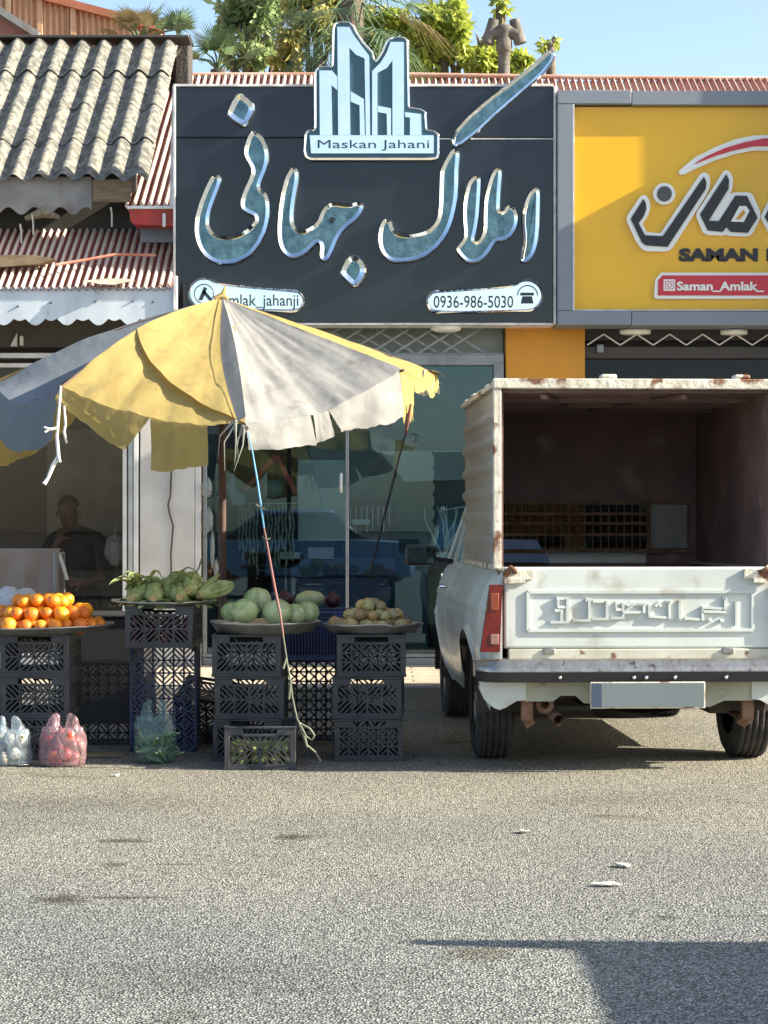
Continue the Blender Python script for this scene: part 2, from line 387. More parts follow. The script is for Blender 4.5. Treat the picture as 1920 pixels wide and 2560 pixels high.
MROOMB = M("brown_room_paint", (.20, .175, .15), .8, col2=(.16, .14, .12), scale=2)
MPANELG = M("grey_green_board", (.30, .33, .30), .6, col2=(.25, .28, .26), scale=2)
MTIN = M("tin_dark_trim", (.05, .045, .04), .6)

def corrugated(mb, x0, x1, ya, za, yb, zb, pitch, amp, mi=0, seg=6, rows=1, lapstep=0.0, wob=0.0, seed=0.0):
    """sheet whose waves run from the eave (ya, za) up to the ridge (yb, zb)"""
    n = int((x1-x0)/pitch*seg); d = Vector((0, yb-ya, zb-za)); L = d.length; d.normalize(); nn = Vector((0, -d.z, d.y))
    for r in range(rows):
        t0, t1 = r/rows, (r+1)/rows
        if r > 0: t0 -= 0.012
        def g(u, v):
            x = x0+u*(x1-x0); t = t0+(t1-t0)*v
            h = amp*math.cos(2*math.pi*(x-x0)/pitch)+lapstep*(1-v)
            if wob: h += wob*fbm(x*1.3+seed, t*3+r*7.1, seed)
            p = Vector((x, ya, za))+d*(L*t)+nn*h
            return (p.x, p.y, p.z)
        mb.grid(g, n, 8, mi, True)

# ------------------------------------------------------------------ left shop: asbestos roof, red porch roof, pale scalloped fascia
FY = 14.85                                                        # street front of the row
left = thing('corner_shop', 'low old shop with grey corrugated asbestos roof and red striped tin porch', 'shop', (-3.4, 15, SW))
mb = MB()
mb.box(-8.0, -1.66, 17.9, 18.0, SW, 5.1)                          # back wall
mb.box(-8.0, -7.9, 14.95, 17.9, SW, 3.7); mb.box(-1.97, -1.95, 15.34, 17.9, SW, 3.7)
mb.box(-7.9, -1.93, 15.25, 15.33, 2.62, 3.95)                      # upper front wall above the porch
mb.box(-7.9, -1.68, 15.33, 17.9, 2.80, 2.88)                      # ceiling
mb.build('wall', MDARKWALL, left)
mb = MB(); mb.box(-7.9, -1.68, 16.2, 16.3, SW+.01, 2.8); mb.build('room_wall', MROOMB, left)
mb = MB()
x0, z0 = XZ(0, 1265, 17.5); 
mb.box(-2.78, -2.05, 16.17, 16.198, 1.1, 2.0); mb.build('wall_poster', M('faded_poster', (.40, .36, .29), .8, col2=(.30, .27, .21), scale=5), left)
# asbestos roof
mb = MB()
ya, za, yb, zb = 14.9, 3.845, 17.1, 5.42
corrugated(mb, -6.2, -1.80, ya, za, yb, zb, .188, .034, 0, 10, 4, .006, .016, 3.3)
roof = mb.build('asbestos_roof', MASB, left)
mb = MB(); mb.bbox(-6.2, -1.70, 17.05, 17.35, 5.45, 5.475, .006); mb.build('ridge_capping', MTIN, roof)
mb = MB(); corrugated(mb, -6.2, -1.80, 19.3, 3.9, 17.35, 5.42, .188, .034, 0, 8, 2, .016, .02, 9); mb.build('rear_slope', MASB, roof)
# sheet under the eave with a wavy lower edge, and a wooden board
def wavy_strip(px0, px1, pyt, fn, Y, t=.012, n=60):
    top = [(px0+(px1-px0)*i/n, pyt) for i in range(n+1)]; bot = [(px0+(px1-px0)*i/n, fn(px0+(px1-px0)*i/n)) for i in range(n, -1, -1)]
    mb = MB(); mb.prism([XZ(x, y, Y) for x, y in top+bot][::-1], Y, Y+t); return mb
wavy_strip(-260, 229, 442, lambda x: 527+10*math.cos((x-118)/58*2*math.pi/1.12), 14.96).build('eave_sheet', MGREYSHEET, left)
mb = MB(); a = XZ(231, 448, 14.95); b_ = XZ(327, 505, 14.95); mb.bbox(a[0], b_[0], 14.95, 14.975, b_[1], a[1], .004); mb.build('eave_board', MWOOD, left)
mb = MB()
for px, py in ((50, 560), (277, 518), (80, 538)):
    p = W(px, py, 14.95); mb.tube([p, p+Vector((.005, .02, -.05)), p+Vector((.0, .06, -.14))], .007, 6)
mb.build('wire_hanger', MALU, left)
mb = MB(); p = W(108, 535, 14.98)
mb.tube([p+Vector((-.14, .03, -.03)), p+Vector((0, 0, .015)), p+Vector((.12, .03, -.02))], [.02, .045, .015], 10); mb.build('bird_nest', M('straw', (.3, .25, .17), .9, col2=(.18, .14, .09), scale=40, bump=.8), left)
# porch roof of red tin
mb = MB(); yA = 14.3; zA = XZ(0, 722, yA)[1]
corrugated(mb, -5.5, -1.555, yA, zA, 15.245, zA+.57, .056, .019, 0, 6, 1, 0, .006, 1.2)
porch = mb.build('porch_roof', striped('sunlit_crest_porch_sheet', .056, 2*math.pi*(-3.4+5.5)/.056, (.30, .085, .06), (.62, .50, .40)), left)
mb = MB()                                                         # plank and torn sheets lying on the porch roof
pl = [(-40, 640), (95, 640), (140, 650), (100, 662), (20, 668), (-40, 672)]
mb.prism([XZ(x, y, 14.55) for x, y in pl][::-1], 14.5, 14.62); mb.build('roof_plank', MWOOD, left)
mb = MB(); q = [W(205, 702, 14.29), W(265, 696, 14.31), W(318, 697, 14.31), W(338, 700, 14.29), W(285, 712, 14.24), W(250, 710, 14.24)]
mb.add(q+[v+Vector((0, .02, -.004)) for v in q], [tuple(range(6)), tuple(range(11, 5, -1))]); mb.build('loose_sheet', M('dusty_sheet', (.48, .42, .34), .8, col2=(.3, .26, .2), scale=9), left)
mb = MB(); mb.tube([W(140, 662, 14.42), W(200, 652, 14.5), W(290, 636, 14.6), W(390, 638, 14.62)], .012, 6); mb.build('roof_wire', MREDROOF, left)
# pale scalloped fascia
def scal(x): 
    t = (x-62)/79.0*1.0; t -= math.floor(t)
    return 795+18*math.sin(math.pi*t/.66) if t < .66 else 797+5*math.sin(math.pi*(t-.66)/.34)
fa = wavy_strip(-330, 436, 718, scal, 14.32, .01, 190).build('scalloped_fascia', MBLUEWHT, left)
mb = MB()
for px, py in ((45, 766), (127, 757), (239, 754), (332, 753), (382, 755)):
    p = W(px, py, 14.318); mb.lathe([(.009, 0), (.007, -.008), (.0, -.010)], p, 8, 0, 'y')
mb.build('fixing_bolt', MTIN, fa)
mb = MB(); a = XZ(433, 690, 14.30); mb.bbox(a[0], a[0]+.03, 14.29, 14.34, XZ(0, 840, 14.3)[1], a[1], .004); mb.build('corner_trim', MRIM, left)
# beige header, aluminium beam, shopfront
mb = MB(); mb.box(-5.5, -1.70, 14.84, 14.9, XZ(0, 905, FY)[1]+.11, XZ(0, 770, FY)[1]); mb.build('header_board', M('brown_board', (.10, .088, .07), .8, col2=(.075, .066, .055), scale=3), left)
mb = MB(); p = W(44, 850, 14.83); mb.prism([(p.x-.05, p.z-.05), (p.x+.0, p.z-.05), (p.x, p.z+.05)], 14.8, 14.84); mb.bbox(p.x+.02, p.x+.045, 14.8, 14.84, p.z-.045, p.z+.03, .004); mb.build('wall_bracket', MALU, left)
mb = MB(); zb0 = XZ(0, 920, FY)[1]; zb1 = XZ(0, 884, FY)[1]
mb.bbox(-5.5, -1.97, 14.78, 14.88, zb0+.07, zb1, .006); mb.bbox(-5.5, -1.97, 14.76, 14.88, zb0, zb0+.03, .004)
for a, b_, y in ((311, 321, 14.74), (324, 336, 14.76), (339, 351, 14.72)):
    mb.bbox(XZ(a, 0, FY)[0], XZ(b_, 0, FY)[0], y, 14.9, SW, 2.66, .006)
mb.bbox(-5.5, -1.97, 14.78, 14.86, SW, SW+.10, .006)
mb.build('shopfront_frame', MALU, left)
mb = MB(); mb.add([(-5.5, 14.82, SW+.1), (-1.98, 14.82, SW+.1), (-1.98, 14.82, zb0), (-5.5, 14.82, zb0)], [(0, 1, 2, 3)]); mb.build('shop_window', MGLASSL, left)
mb = MB(); a = XZ(355, 0, FY)[0]; b_ = XZ(490, 0, FY)[0]; mb.bbox(a, b_, 14.72, 15.2, SW, 2.75, .008); pil = mb.build('marble_pillar', MMARBLE, left)
mb = MB(); mb.bbox(b_+.002, b_+.045, 14.735, 15.0, SW, 2.72, .006); mb.build('pillar_edge_trim', MALU, left)
mb = MB(); p = [(430, 1130), (428, 1185), (426, 1240), (420, 1262), (424, 1285), (433, 1315), (430, 1350), (427, 1385), (428, 1420), (426, 1450)]
mb.tube([W(x, y, 14.705) for x, y in p], .007, 6); mb.tube([W(505, 1395, 14.70), W(497, 1420, 14.69), W(480, 1445, 14.7), W(470, 1458, 14.7)], .006, 6)
mb.build('hanging_cable', MTIN, label='thin dark cable running down the pale marble pillar', cat='cable')
# red gutter end and the blue board under it
mb = MB(); a = XZ(326, 528, 14.7); b_ = XZ(438, 565, 14.7)
mb.prism([(a[0], a[1]), (b_[0], a[1]), (b_[0], b_[1]-.01), (a[0]+.035, b_[1]), (a[0]+.01, b_[1]+.03)], 14.62, 14.9)
gut = mb.build('roof_gutter', MREDTRIM, label='short red tin gutter box between the old roof and black sign', cat='gutter')
mb = MB(); mb.bbox(a[0]-.015, b_[0], 14.60, 14.91, a[1]+.002, a[1]+.025, .004); mb.build('gutter_lip', MALU, gut)
mb = MB(); p = W(410, 533, 14.6); mb.bbox(p.x-.012, p.x+.012, 14.6, 14.618, p.z-.1, p.z, .003); mb.build('gutter_strap', MALU, gut)
mb = MB(); a = XZ(351, 568, 14.8); b_ = XZ(438, 606, 14.8); mb.bbox(a[0], b_[0], 14.79, 14.82, b_[1], a[1], .004); mb.build('gutter_backboard', M('slate_board', (.17, .20, .24), .7, col2=(.13, .15, .18), scale=5), left)

# ------------------------------------------------------------------ estate office (black sign) : building, shop window, roof
mid = thing('sign_shop', 'single storey shop behind the black sign with tall glass front', 'shop', (0, 15.2, SW))
xl, xr = XZ(508, 0, FY)[0], XZ(1258, 0, FY)[0]
mb = MB(); mb.box(xl-.03, xr, 16.8, 16.9, SW, 3.0); mb.box(xl-.08, xl-.03, 14.95, 18, SW, 3.6); mb.box(xr, xr+.05, 14.95, 18, SW, 3.6)
mb.box(xl, xr, 14.95, 18, 3.0, 3.05); mb.build('room_wall', MROOMT, mid)
mb = MB(); zt = XZ(0, 910, FY)[1]
mb.bbox(xl, xr, 14.80, 14.90, XZ(0, 914, FY)[1], XZ(0, 888, FY)[1], .006)
mb.bbox(xr-.075, xr, 14.79, 14.90, SW, zt, .006); mb.bbox(xl, xl+.03, 14.8, 14.9, SW, zt, .005)
a = XZ(868, 0, FY)[0]; mb.bbox(a-.012, a+.012, 14.82, 14.88, SW+.05, 2.02, .004)
mb.bbox(xl, xr, 14.79, 14.90, SW, SW+.055, .006); mb.bbox(xl, xr, 14.785, 14.9, SW+.06, SW+.085, .003)
mb.build('window_frame', MALUD, mid)
mb = MB(); mb.add([(xl+.03, 14.85, SW+.08), (a-.012, 14.85, SW+.08), (a-.012, 14.85, zt), (xl+.03, 14.85, zt)], [(0, 1, 2, 3)]); mb.build('shop_window', MGLASS, mid)
mb = MB(); mb.add([(a+.012, 14.86, SW+.08), (xr-.07, 14.86, SW+.08), (xr-.07, 14.86, zt), (a+.012, 14.86, zt)], [(0, 1, 2, 3)]); dr = mb.build('glass_door', MGLASS, mid)
mb = MB(); h = a-.045; mb.tube([(h, 14.84, XZ(0, 1185, FY)[1]), (h, 14.77, XZ(0, 1190, FY)[1]), (h, 14.77, XZ(0, 1225, FY)[1]), (h, 14.84, XZ(0, 1230, FY)[1])], .011, 8); mb.build('handle', MRIM, dr)
# lattice of the folding shutter above the window
mb = MB(); x = xl; zc0, zc1 = XZ(0, 886, 14.83)[1], XZ(0, 812, 14.83)[1]; p = .205
while x < xr-.02:
    for s in (1, -1):
        a0, a1 = (x, zc0) if s > 0 else (x, zc1), (x+p*1.75, zc1) if s > 0 else (x+p*1.75, zc0)
        if a1[0] < xr: mb.bar((a0[0], 14.83-.01*s, a0[1]), (a1[0], 14.83-.01*s, a1[1]), .016, .006)
    x += p*.875
mb.bar((xl, 14.83, zc0), (xr, 14.83, zc0), .02, .02); mb.build('folding_lattice_gate', MALUD, mid)
mb = MB(); mb.box(xl, xr, 14.92, 14.95, zt+.06, 3.0); mb.build('transom_panel', MPANELG, mid)
p = W(1115, 821, 14.7); mb = MB(); mb.lathe([(.0, .03), (.10, .03), (.117, .012), (.112, -.012), (.08, -.024), (0, -.028)], p, 28); mb.build('ceiling_lamp', MWHITE, label='round white ceiling lamp under the black sign', cat='lamp')
# things inside the shop
mb = MB(); a = XZ(745, 1150, 15.6); b_ = XZ(870, 1352, 15.6); mb.bbox(a[0], b_[0], 15.58, 15.62, b_[1], a[1], .005); mb.build('notice_board', M('pale_board', (.50, .55, .50), .6, col2=(.44, .49, .45), scale=2), label='large pale grey board standing inside the glass shopfront', cat='board')
mb = MB(); mb.bbox(-.95, 0.1, 15.5, 16.1, .80, .96, .02); mb.bbox(-.9, .05, 15.55, 16.05, SW, .80, .02)
mb.build('office_desk', M('blue_desk', (.035, .055, .12), .4), label='dark blue desk inside the glass shopfront', cat='desk')
mb = MB(); a = XZ(850, 1250, 15.9); b_ = XZ(985, 1400, 15.9); mb.bbox(a[0], b_[0], 15.9, 16.2, b_[1], a[1], .01)
cab = mb.build('glass_cabinet', M('dark_cabinet', (.02, .025, .05), .35), label='dark cabinet with pale hanging strips inside the office', cat='cabinet')
mb = MB()
for k in range(9): x = a[0]+.04+k*.045; mb.bar((x, 15.885, a[1]-.05), (x, 15.885, a[1]-.2-.12*random.random()), .008, .006)
mb.build('hanging_strips', MALU, cab)
mb = MB(); mb.bar(W(690, 1140, 15.3), W(612, 1225, 15.3), .035, .02); mb.bar(W(692, 1140, 15.28), W(741, 1235, 15.28), .035, .02)
mb.build('red_folding_stand', M('red_plastic', (.55, .05, .04), .4), label='red plastic strips joined in an upturned V behind the glass', cat='display stand')
mb = MB()
for i in range(16):
    x = 598+i*9.0; y0 = 1262+random.uniform(-8, 10); y1 = 1400+random.uniform(-30, 40)
    if 645 < x < 655: continue
    p0 = W(x, y0, 15.35); n_ = 12; mb.tube([p0+Vector((.006*math.sin(k*1.3+i), .01*math.cos(k*1.7+i), -(y1-y0)*15.35/F*k/n_)) for k in range(n_+1)], [.006+.004*(k % 2) for k in range(n_+1)], 5)
mb.bar(W(590, 1258, 15.35), W(745, 1258, 15.35), .012, .012); mb.build('bead_strands', M('pale_beads', (.42, .42, .33), .5, col2=(.22, .23, .18), scale=60), label='rows of pale bead strings hanging behind the glass front', cat='hanging goods')
mb = MB(); mb.sphere(W(684, 1222, 15.4), .085, 20, 0, (1, .8, .85)); mb.tube([W(684, 1200, 15.4), W(684, 1150, 15.4)], .004, 5)
mb.build('round_mirror_bag', M('grey_green_cloth', (.16, .22, .2), .6), label='rounded grey green bundle hanging behind the red strips', cat='bundle')
mb = MB()
for a, b_, s in (((515, 1195), (519, 1245), .05), ((519, 1270), (522, 1330), .045), ((525, 1330), (537, 1420), .02), ((536, 1400), (545, 1450), .022)):
    p, q = W(*a, 14.7), W(*b_, 14.7); c = (p+q)/2; sd0 = s*9; mb.sphere(c, (p-q).length*.5, 18, 0, (s*.75/((p-q).length*.5), s*.5/((p-q).length*.5), 1), lambda d: 1+.35*noise.noise(d*3+Vector((sd0, 0, 1))))
mb.build('hanging_plastic', M('crumpled_plastic', (.30, .33, .32), .3, trans=.5, bump=.8, bscale=30), label='bunch of crumpled clear plastic hanging beside the marble pillar', cat='plastic bag')
mb = MB(); q = [W(580, 1180, 14.9), W(586, 1225, 14.9), W(612, 1242, 14.9), W(606, 1262, 14.9), W(578, 1262, 14.9), W(562, 1215, 14.9)]
mb.add([v+Vector((0, .15, 0)) for v in q]+[v+Vector((0, .17, 0)) for v in q], [tuple(range(6)), tuple(range(11, 5, -1))]); mb.build('paper_pennant', MPANELG, label='pale crumpled paper pennant stuck inside the glass', cat='paper')
mb = MB(); a = XZ(512, 1040, 16.3); b_ = XZ(742, 1660, 16.3); mb.bbox(a[0], b_[0], 16.3, 16.34, SW, a[1], .01); mb.build('brown_partition', M('brown_curtain', (.11, .065, .045), .8, col2=(.08, .05, .035), scale=3, stretch=(6, 1, .4)), label='dark brown partition behind the hanging bead strings', cat='partition')
mb = MB(); mb.prism([XZ(x, y, 16.2) for x, y in [(950, 1128), (1185, 1126), (1185, 1198), (1012, 1204)]], 16.2, 16.6); mb.build('reflection_panel', M('painted_reflection', (.62, .66, .60), .6, col2=(.55, .59, .54), scale=4), label='pale slanted panel added inside the glass to imitate a reflection', cat='painted reflection')  # panel added behind the glass, painted pale in place of a reflection
for i, (x0_, x1_, y0_, y1_) in enumerate([(770, 835, 1368, 1402), (700, 752, 1380, 1420), (880, 925, 1298, 1312)]):
    a = XZ(x0_, y0_, 15.55); b_ = XZ(x1_, y1_, 15.55); mb = MB(); mb.bbox(a[0], b_[0], 15.5, 15.65, b_[1], a[1], .006); mb.build('carton', M('pale_carton', (.34+.1*i, .38+.1*i, .42+.08*i), .6), label=('grey blue carton on the desk behind the glass', 'dull carton at the desk end nearest the bead strings', 'small white box on the ledge right of the door edge')[i], cat='box')
# dried branches in a pot at the right of the office
mb = MB(); random.seed(3)
base = W(1105, 1395, 15.3)
for k in range(11):
    p = Vector(base); d = Vector((random.uniform(-.5, .75), random.uniform(-.2, .2), 1)).normalized(); pts = [p]
    for s in range(6): d = (d+Vector((random.uniform(-.4, .4), random.uniform(-.2, .2), random.uniform(-.1, .3)))).normalized(); p = p+d*.07; pts.append(p)
    mb.tube(pts, [.011-.0012*i for i in range(7)], 5)
pot = thing('dried_branch_pot', 'pot of pale dried branches inside the glass by the truck', 'plant', (base.x, base.y, SW))
mb.build('branches', M('dry_twig', (.80, .78, .62), .8), pot)
mb = MB(); mb.lathe([(.10, SW), (.13, base.z-.2), (.16, base.z), (.14, base.z), (.1, base.z-.1)], (base.x, base.y, 0), 18); mb.build('pot_body', MTIN, pot)

# long red roof over the row
mb = MB(); ye, ze = 14.98, 3.62; yr = 17.8; zr = XZ(0, 190, yr)[1]
corrugated(mb, -1.98, -.2, ye, ze, yr, zr, .060, .020, 0, 6, 1, 0, .006, 4.0)
corrugated(mb, -.2, 7.5, ye, ze, yr, zr-.03, .060, .020, 0, 6, 1, 0, .006, 6.0)
tin = mb.build('tin_roof', striped('sunlit_crest_roof_sheet', .060, 2*math.pi*1.98/.060, (.30, .085, .06), (.62, .50, .40)), mid)
mb = MB(); mb.tube([(-1.98, yr, zr+.01), (0.2, yr, zr+.012), (2.0, yr, zr-.015), (7.5, yr, zr-.06)], .022, 8); mb.build('roof_ridge', M('faded_ridge_sheet', (.50, .36, .28), .6, col2=(.38, .20, .14), scale=3), tin)
mb = MB(); mb.box(-1.75, -1.74, 14.98, 17.9, SW, 3.6); mb.box(-1.9, 7.5, 18.9, 19.0, SW, 5); mb.build('rear_wall', MCREAM, mid)
mb = MB(); mb.bar((-1.585, 14.62, XZ(0, 520, 14.6)[1]), (-1.562, 14.62, XZ(0, 215, 14.6)[1]), .03, .03); mb.build('verge_strip', MRIM, mid)
# dark chimney block at the end of the old ridge
mb = MB(); a = XZ(436, 96, 17.4); b_ = XZ(474, 180, 17.4); mb.bbox(a[0], b_[0], 17.38, 17.7, b_[1]-.2, a[1], .02)
mb.bbox(a[0]-.02, b_[0]+.01, 17.36, 17.72, a[1], a[1]+.02, .006)
mb.build('chimney_block', M('sooty_render', (.07, .06, .055), .9, col2=(.045, .04, .04), scale=5, bump=.5), label='dark sooty chimney block at the end of the old roof ridge', cat='chimney')
# vent pipe with two hoods
p = W(1260, 185, 17.9); k = 17.9/F; vent = thing('vent_pipe', 'grey cement vent pipe with a two armed hood above the roof', 'vent pipe', (p.x, p.y, p.z-.2))
MVENT = M('old_cement', (.17, .155, .135), .9, col2=(.11, .10, .085), scale=9, bump=.4)
mb = MB(); mb.lathe([(.058, -.3), (.054, .05), (.056, 56*k), (.062, 57*k), (.066, 80*k), (.06, 88*k)], p, 20); mb.build('pipe_shaft', MVENT, vent)
mb = MB(); mb.lathe([(.06, 55*k), (.075, 60*k), (.075, 80*k), (.062, 92*k), (.075, 105*k), (.09, 115*k), (.05, 122*k)], p, 20)
mb.tube([p+Vector((-34*k, 0, 100*k)), p+Vector((0, 0, 108*k)), p+Vector((34*k, 0, 100*k))], .062, 14); mb.build('tee_joint', MVENT, vent)
for s in (-1, 1):
    mb = MB(); c = p+Vector((s*33*k, 0, 106*k)); t = s*.03
    mb.tube([c+Vector((t, 0, -30*k)), c, c+Vector((-t*.9, 0, 30*k))], [.058, .054, .048], 18); mb.build('pipe_hood', MVENT, vent)

# ------------------------------------------------------------------ right shop : ochre column, dark front, folding lattice
rs = thing('neighbour_shop', 'shop under the yellow sign with ochre column and dark glazed front', 'shop', (2.6, 15.2, SW))
mb = MB(); a, b_ = XZ(1263, 0, FY)[0], XZ(1461, 0, FY)[0]; mb.bbox(a, b_, 14.80, 15.3, SW, 2.84, .008); mb.build('ochre_column', MOCHRE, rs)
mb = MB(); mb.box(b_, 3.3, 17.4, 17.5, SW, 3.2); mb.box(b_, 3.3, 15.4, 17.4, 2.75, 2.8); mb.box(b_, 3.3, 15.0, 15.05, XZ(0, 1010, FY)[1]-.02, 3.2); mb.build('dark_wall', MDARKWALL, rs)
mb = MB(); za_, zb_ = XZ(0, 895, FY)[1], XZ(0, 866, FY)[1]; mb.bbox(b_, 3.3, 14.86, 14.95, za_, zb_, .006); mb.build('header_beam', M('dark_taupe', (.06, .05, .05), .6), rs)
mb = MB(); mb.box(b_, 3.3, 14.93, 14.99, za_+.14, 2.9); mb.build('soffit_panel', M('taupe_soffit', (.075, .06, .06), .7), rs)
mb = MB(); mb.add([(b_, 14.93, SW), (3.3, 14.93, SW), (3.3, 14.93, za_), (b_, 14.93, za_)], [(0, 1, 2, 3)]); mb.build('shop_window', glass('dark_shop_glass', (.40, .42, .45), .01, (.4, .45, .5)), rs)
mb = MB(); x = b_+.02; zl, zh = XZ(0, 863, FY)[1], XZ(0, 836, FY)[1]; i = 0
while x < 3.2: mb.bar((x, 14.84, zl if i % 2 == 0 else zh), (x+.125, 14.84, zh if i % 2 == 0 else zl), .010, .008); x += .125; i += 1
mb.build('folding_lattice_gate', MALU, rs)
mb = MB(); p = W(1500, 872, 14.85); mb.bbox(p.x-.025, p.x+.025, 14.82, 14.86, p.z-.03, p.z+.03, .004); mb.build('lock_plate', MALUD, rs)
for px, py, w in ((1588, 832, 80), (1835, 833, 70)):
    p = W(px, py, 14.8); mb = MB(); mb.lathe([(0, .02), (w*.5*14.8/F, .02), (w*.47*14.8/F, -.01), (0, -.014)], p, 24); o_ = mb.build('strip_lamp', MWHITE)
    tag(o_, 'flat white lamp under the yellow sign nearest the ochre column' if px < 1700 else 'flat white lamp under the yellow sign above the truck roof middle', 'lamp', 'lamps under the yellow sign')
mb = MB(); p = W(1795, 935, 15.3); mb.bbox(p.x-.14, p.x+.1, 15.25, 15.45, p.z-.12, p.z+.1, .03); mb.build('shop_machine', M('pale_machine', (.35, .45, .45), .3), label='pale glassy machine standing inside the dark front above the truck', cat='machine')
# unseen taller building on the right, shaped to cast shade on the yellow sign
nb = thing('shade_neighbour', 'unseen plain rendered building placed at the right to shade the yellow sign', 'building', (5.2, 15.5, SW))
mb = MB(); mb.box(3.32, 8.5, 13.85, 14.349, 2.9, 4.475); mb.build('shade_sign_box', MFRAME, nb)
mb = MB(); mb.box(3.321, 8.5, 14.35, 15.2, SW, 5.5); mb.build('wall', MCREAM, nb)
mb = MB(); mb.bbox(3.32, 8.5, 14.33, 15.2, 5.5, 5.62, .02); mb.build('shade_neighbour_parapet', MCONC, nb)
for k in range(2):
    mb = MB(); mb.bbox(4.2+k*2, 5.4+k*2, 14.335, 14.349, 4.75, 5.35, .01); w_ = mb.build('shade_neighbour_window', MGLASS, nb)
    mb = MB(); mb.bbox(4.15+k*2, 5.45+k*2, 14.32, 14.345, 4.66, 4.73, .01); mb.build('shade_neighbour_sill', MCONC, w_)
# ------------------------------------------------------------------ black sign with mirror letters
SY = 14.55
bs = thing('black_sign', 'big black glossy shop sign with mirrored script letters', 'sign', (-.13, SY, 2.7))
x0, z1 = XZ(440, 217, SY); x1, z0 = XZ(1383, 806, SY); zm = XZ(0, 345, SY)[1]
mb = MB(); mb.bbox(x0, x1, SY, 14.80, z0, zm-.006, .004); mb.bbox(x0, x1, SY, 14.80, zm+.006, z1, .004); mb.box(x0+.01, x1-.01, SY+.02, 14.79, zm-.01, zm+.01)
mb.build('panel', MBLACK, bs)
mb = MB(); mb.bbox(x1+.002, x1+.022, SY-.01, 14.80, z0-.01, z1+.005, .003); mb.bbox(x0-.004, x1, SY-.006, 14.8, z1+.002, z1+.02, .003)
mb.bbox(x0-.02, x0-.002, SY-.008, 14.8, z0, z1+.02, .003)
a = XZ(850, 0, SY)[0]; mb.bbox(x0, x1, SY+.004, 14.8, z0-.018, z0-.002, .003); mb.build('edge_trim', MRIM, bs)
mb = MB(); p0, p1 = W(1090, 347, SY), W(1383, 347, SY); mb.bar(p0, p1, .008, .008); mb.build('seam_strip', MRIM, bs)
mb = MB(); mb.box(x0+.02, x1-.02, SY+.05, 14.86, z0+.01, z1-.02); mb.build('sign_back_frame', MTIN, bs)

def chrome(name, poly_px, d=9.0, it=2, hole=None):
    k = SY/F; p = smooth_poly(to_plane(poly_px, SY), it)
    if area(p) < 0: p = p[::-1]
    p2 = inset(p, 2.5*k); p3 = inset(p, d*k); p4 = inset(p, (d+2)*k)
    mb = MB(); rings(mb, [(p, SY), (p, SY-.035), (p2, SY-.05), (p3, SY-.036), (p4, SY-.034)], 0)
    mb.add([(q.x, SY-.034, q.y) for q in p4], [tuple(range(len(p4)))], 1)
    if hole:
        h = to_plane(hole, SY); mb.prism([(q.x, q.y) for q in h], SY-.052, SY-.03, 2)
    return mb.build(name, [MCHROME, MTEAL, MBLACK], bs)
cA = lambda pts: crop(pts, 500/1659, 460, 220)
cB = lambda pts: crop(pts, 450/1659, 920, 320)
chrome('letter_dot', cA([(430,60),(480,52),(540,90),(592,150),(588,210),(555,270),(520,330),(480,322),(420,292),(362,240),(358,215),(385,140)]), 13, 1)
chrome('letter', cA([(570,350),(620,370),(670,420),(705,500),(714,590),(695,680),(660,760),(630,840),(680,860),(712,910),(722,1000),(715,1100),(690,1200),(640,1300),(570,1390),(490,1440),(400,1472),(300,1472),(220,1445),(150,1385),(105,1300),(86,1200),(93,1080),(125,960),(170,850),(215,750),(250,715),(290,715),(320,750),(315,800),(290,870),(250,970),(225,1050),(215,1130),(240,1190),(290,1225),(360,1232),(430,1220),(500,1190),(570,1130),(600,1080),(550,1060),(490,1030),(466,990),(470,920),(500,840),(540,760),(560,700),(550,660),(510,600),(493,545),(505,480),(530,400)]), 10)
chrome('letter', cA([(890,656),(930,656),(957,690),(960,760),(945,850),(925,960),(915,1060),(920,1140),(950,1180),(1000,1180),(1060,1150),(1110,1105),(1120,1060),(1150,1000),(1200,958),(1260,946),(1330,962),(1390,962),(1440,943),(1482,955),(1499,990),(1480,1050),(1430,1110),(1370,1150),(1310,1210),(1270,1290),(1240,1370),(1205,1432),(1170,1450),(1130,1432),(1118,1390),(1130,1320),(1115,1285),(1080,1320),(1030,1370),(970,1412),(900,1424),(840,1402),(795,1342),(773,1260),(773,1150),(785,1000),(805,870),(840,740)]), 10, 2,
       cA([(1200,1105),(1225,1078),(1262,1090),(1245,1120),(1220,1128)]))
chrome('letter_dot', cA([(1390,1388),(1450,1393),(1502,1450),(1517,1520),(1490,1592),(1430,1660),(1390,1645),(1320,1583),(1290,1540),(1310,1480),(1340,1428)]), 13, 1)
chrome('letter', cB([(800,193),(842,215),(850,260),(837,400),(837,560),(827,680),(802,800),(772,910),(722,1010),(642,1112),(540,1192),(440,1233),(330,1248),(220,1248),(148,1202),(103,1132),(86,1040),(93,960),(108,890),(140,842),(185,836),(227,860),(240,940),(290,970),(370,985),(450,975),(540,950),(610,890),(640,810),(650,690),(653,540),(658,400),(690,330),(735,250),(765,203)]), 10)
chrome('letter', [(x*.6028+400, y*.6028) for x, y in [(1625,208),(1640,225),(1632,260),(1582,320),(1502,390),(1402,477),(1322,552),(1250,607),(1215,614),(1203,590),(1218,548),(1270,490),(1350,420),(1450,345),(1540,275),(1600,218)]], 8)
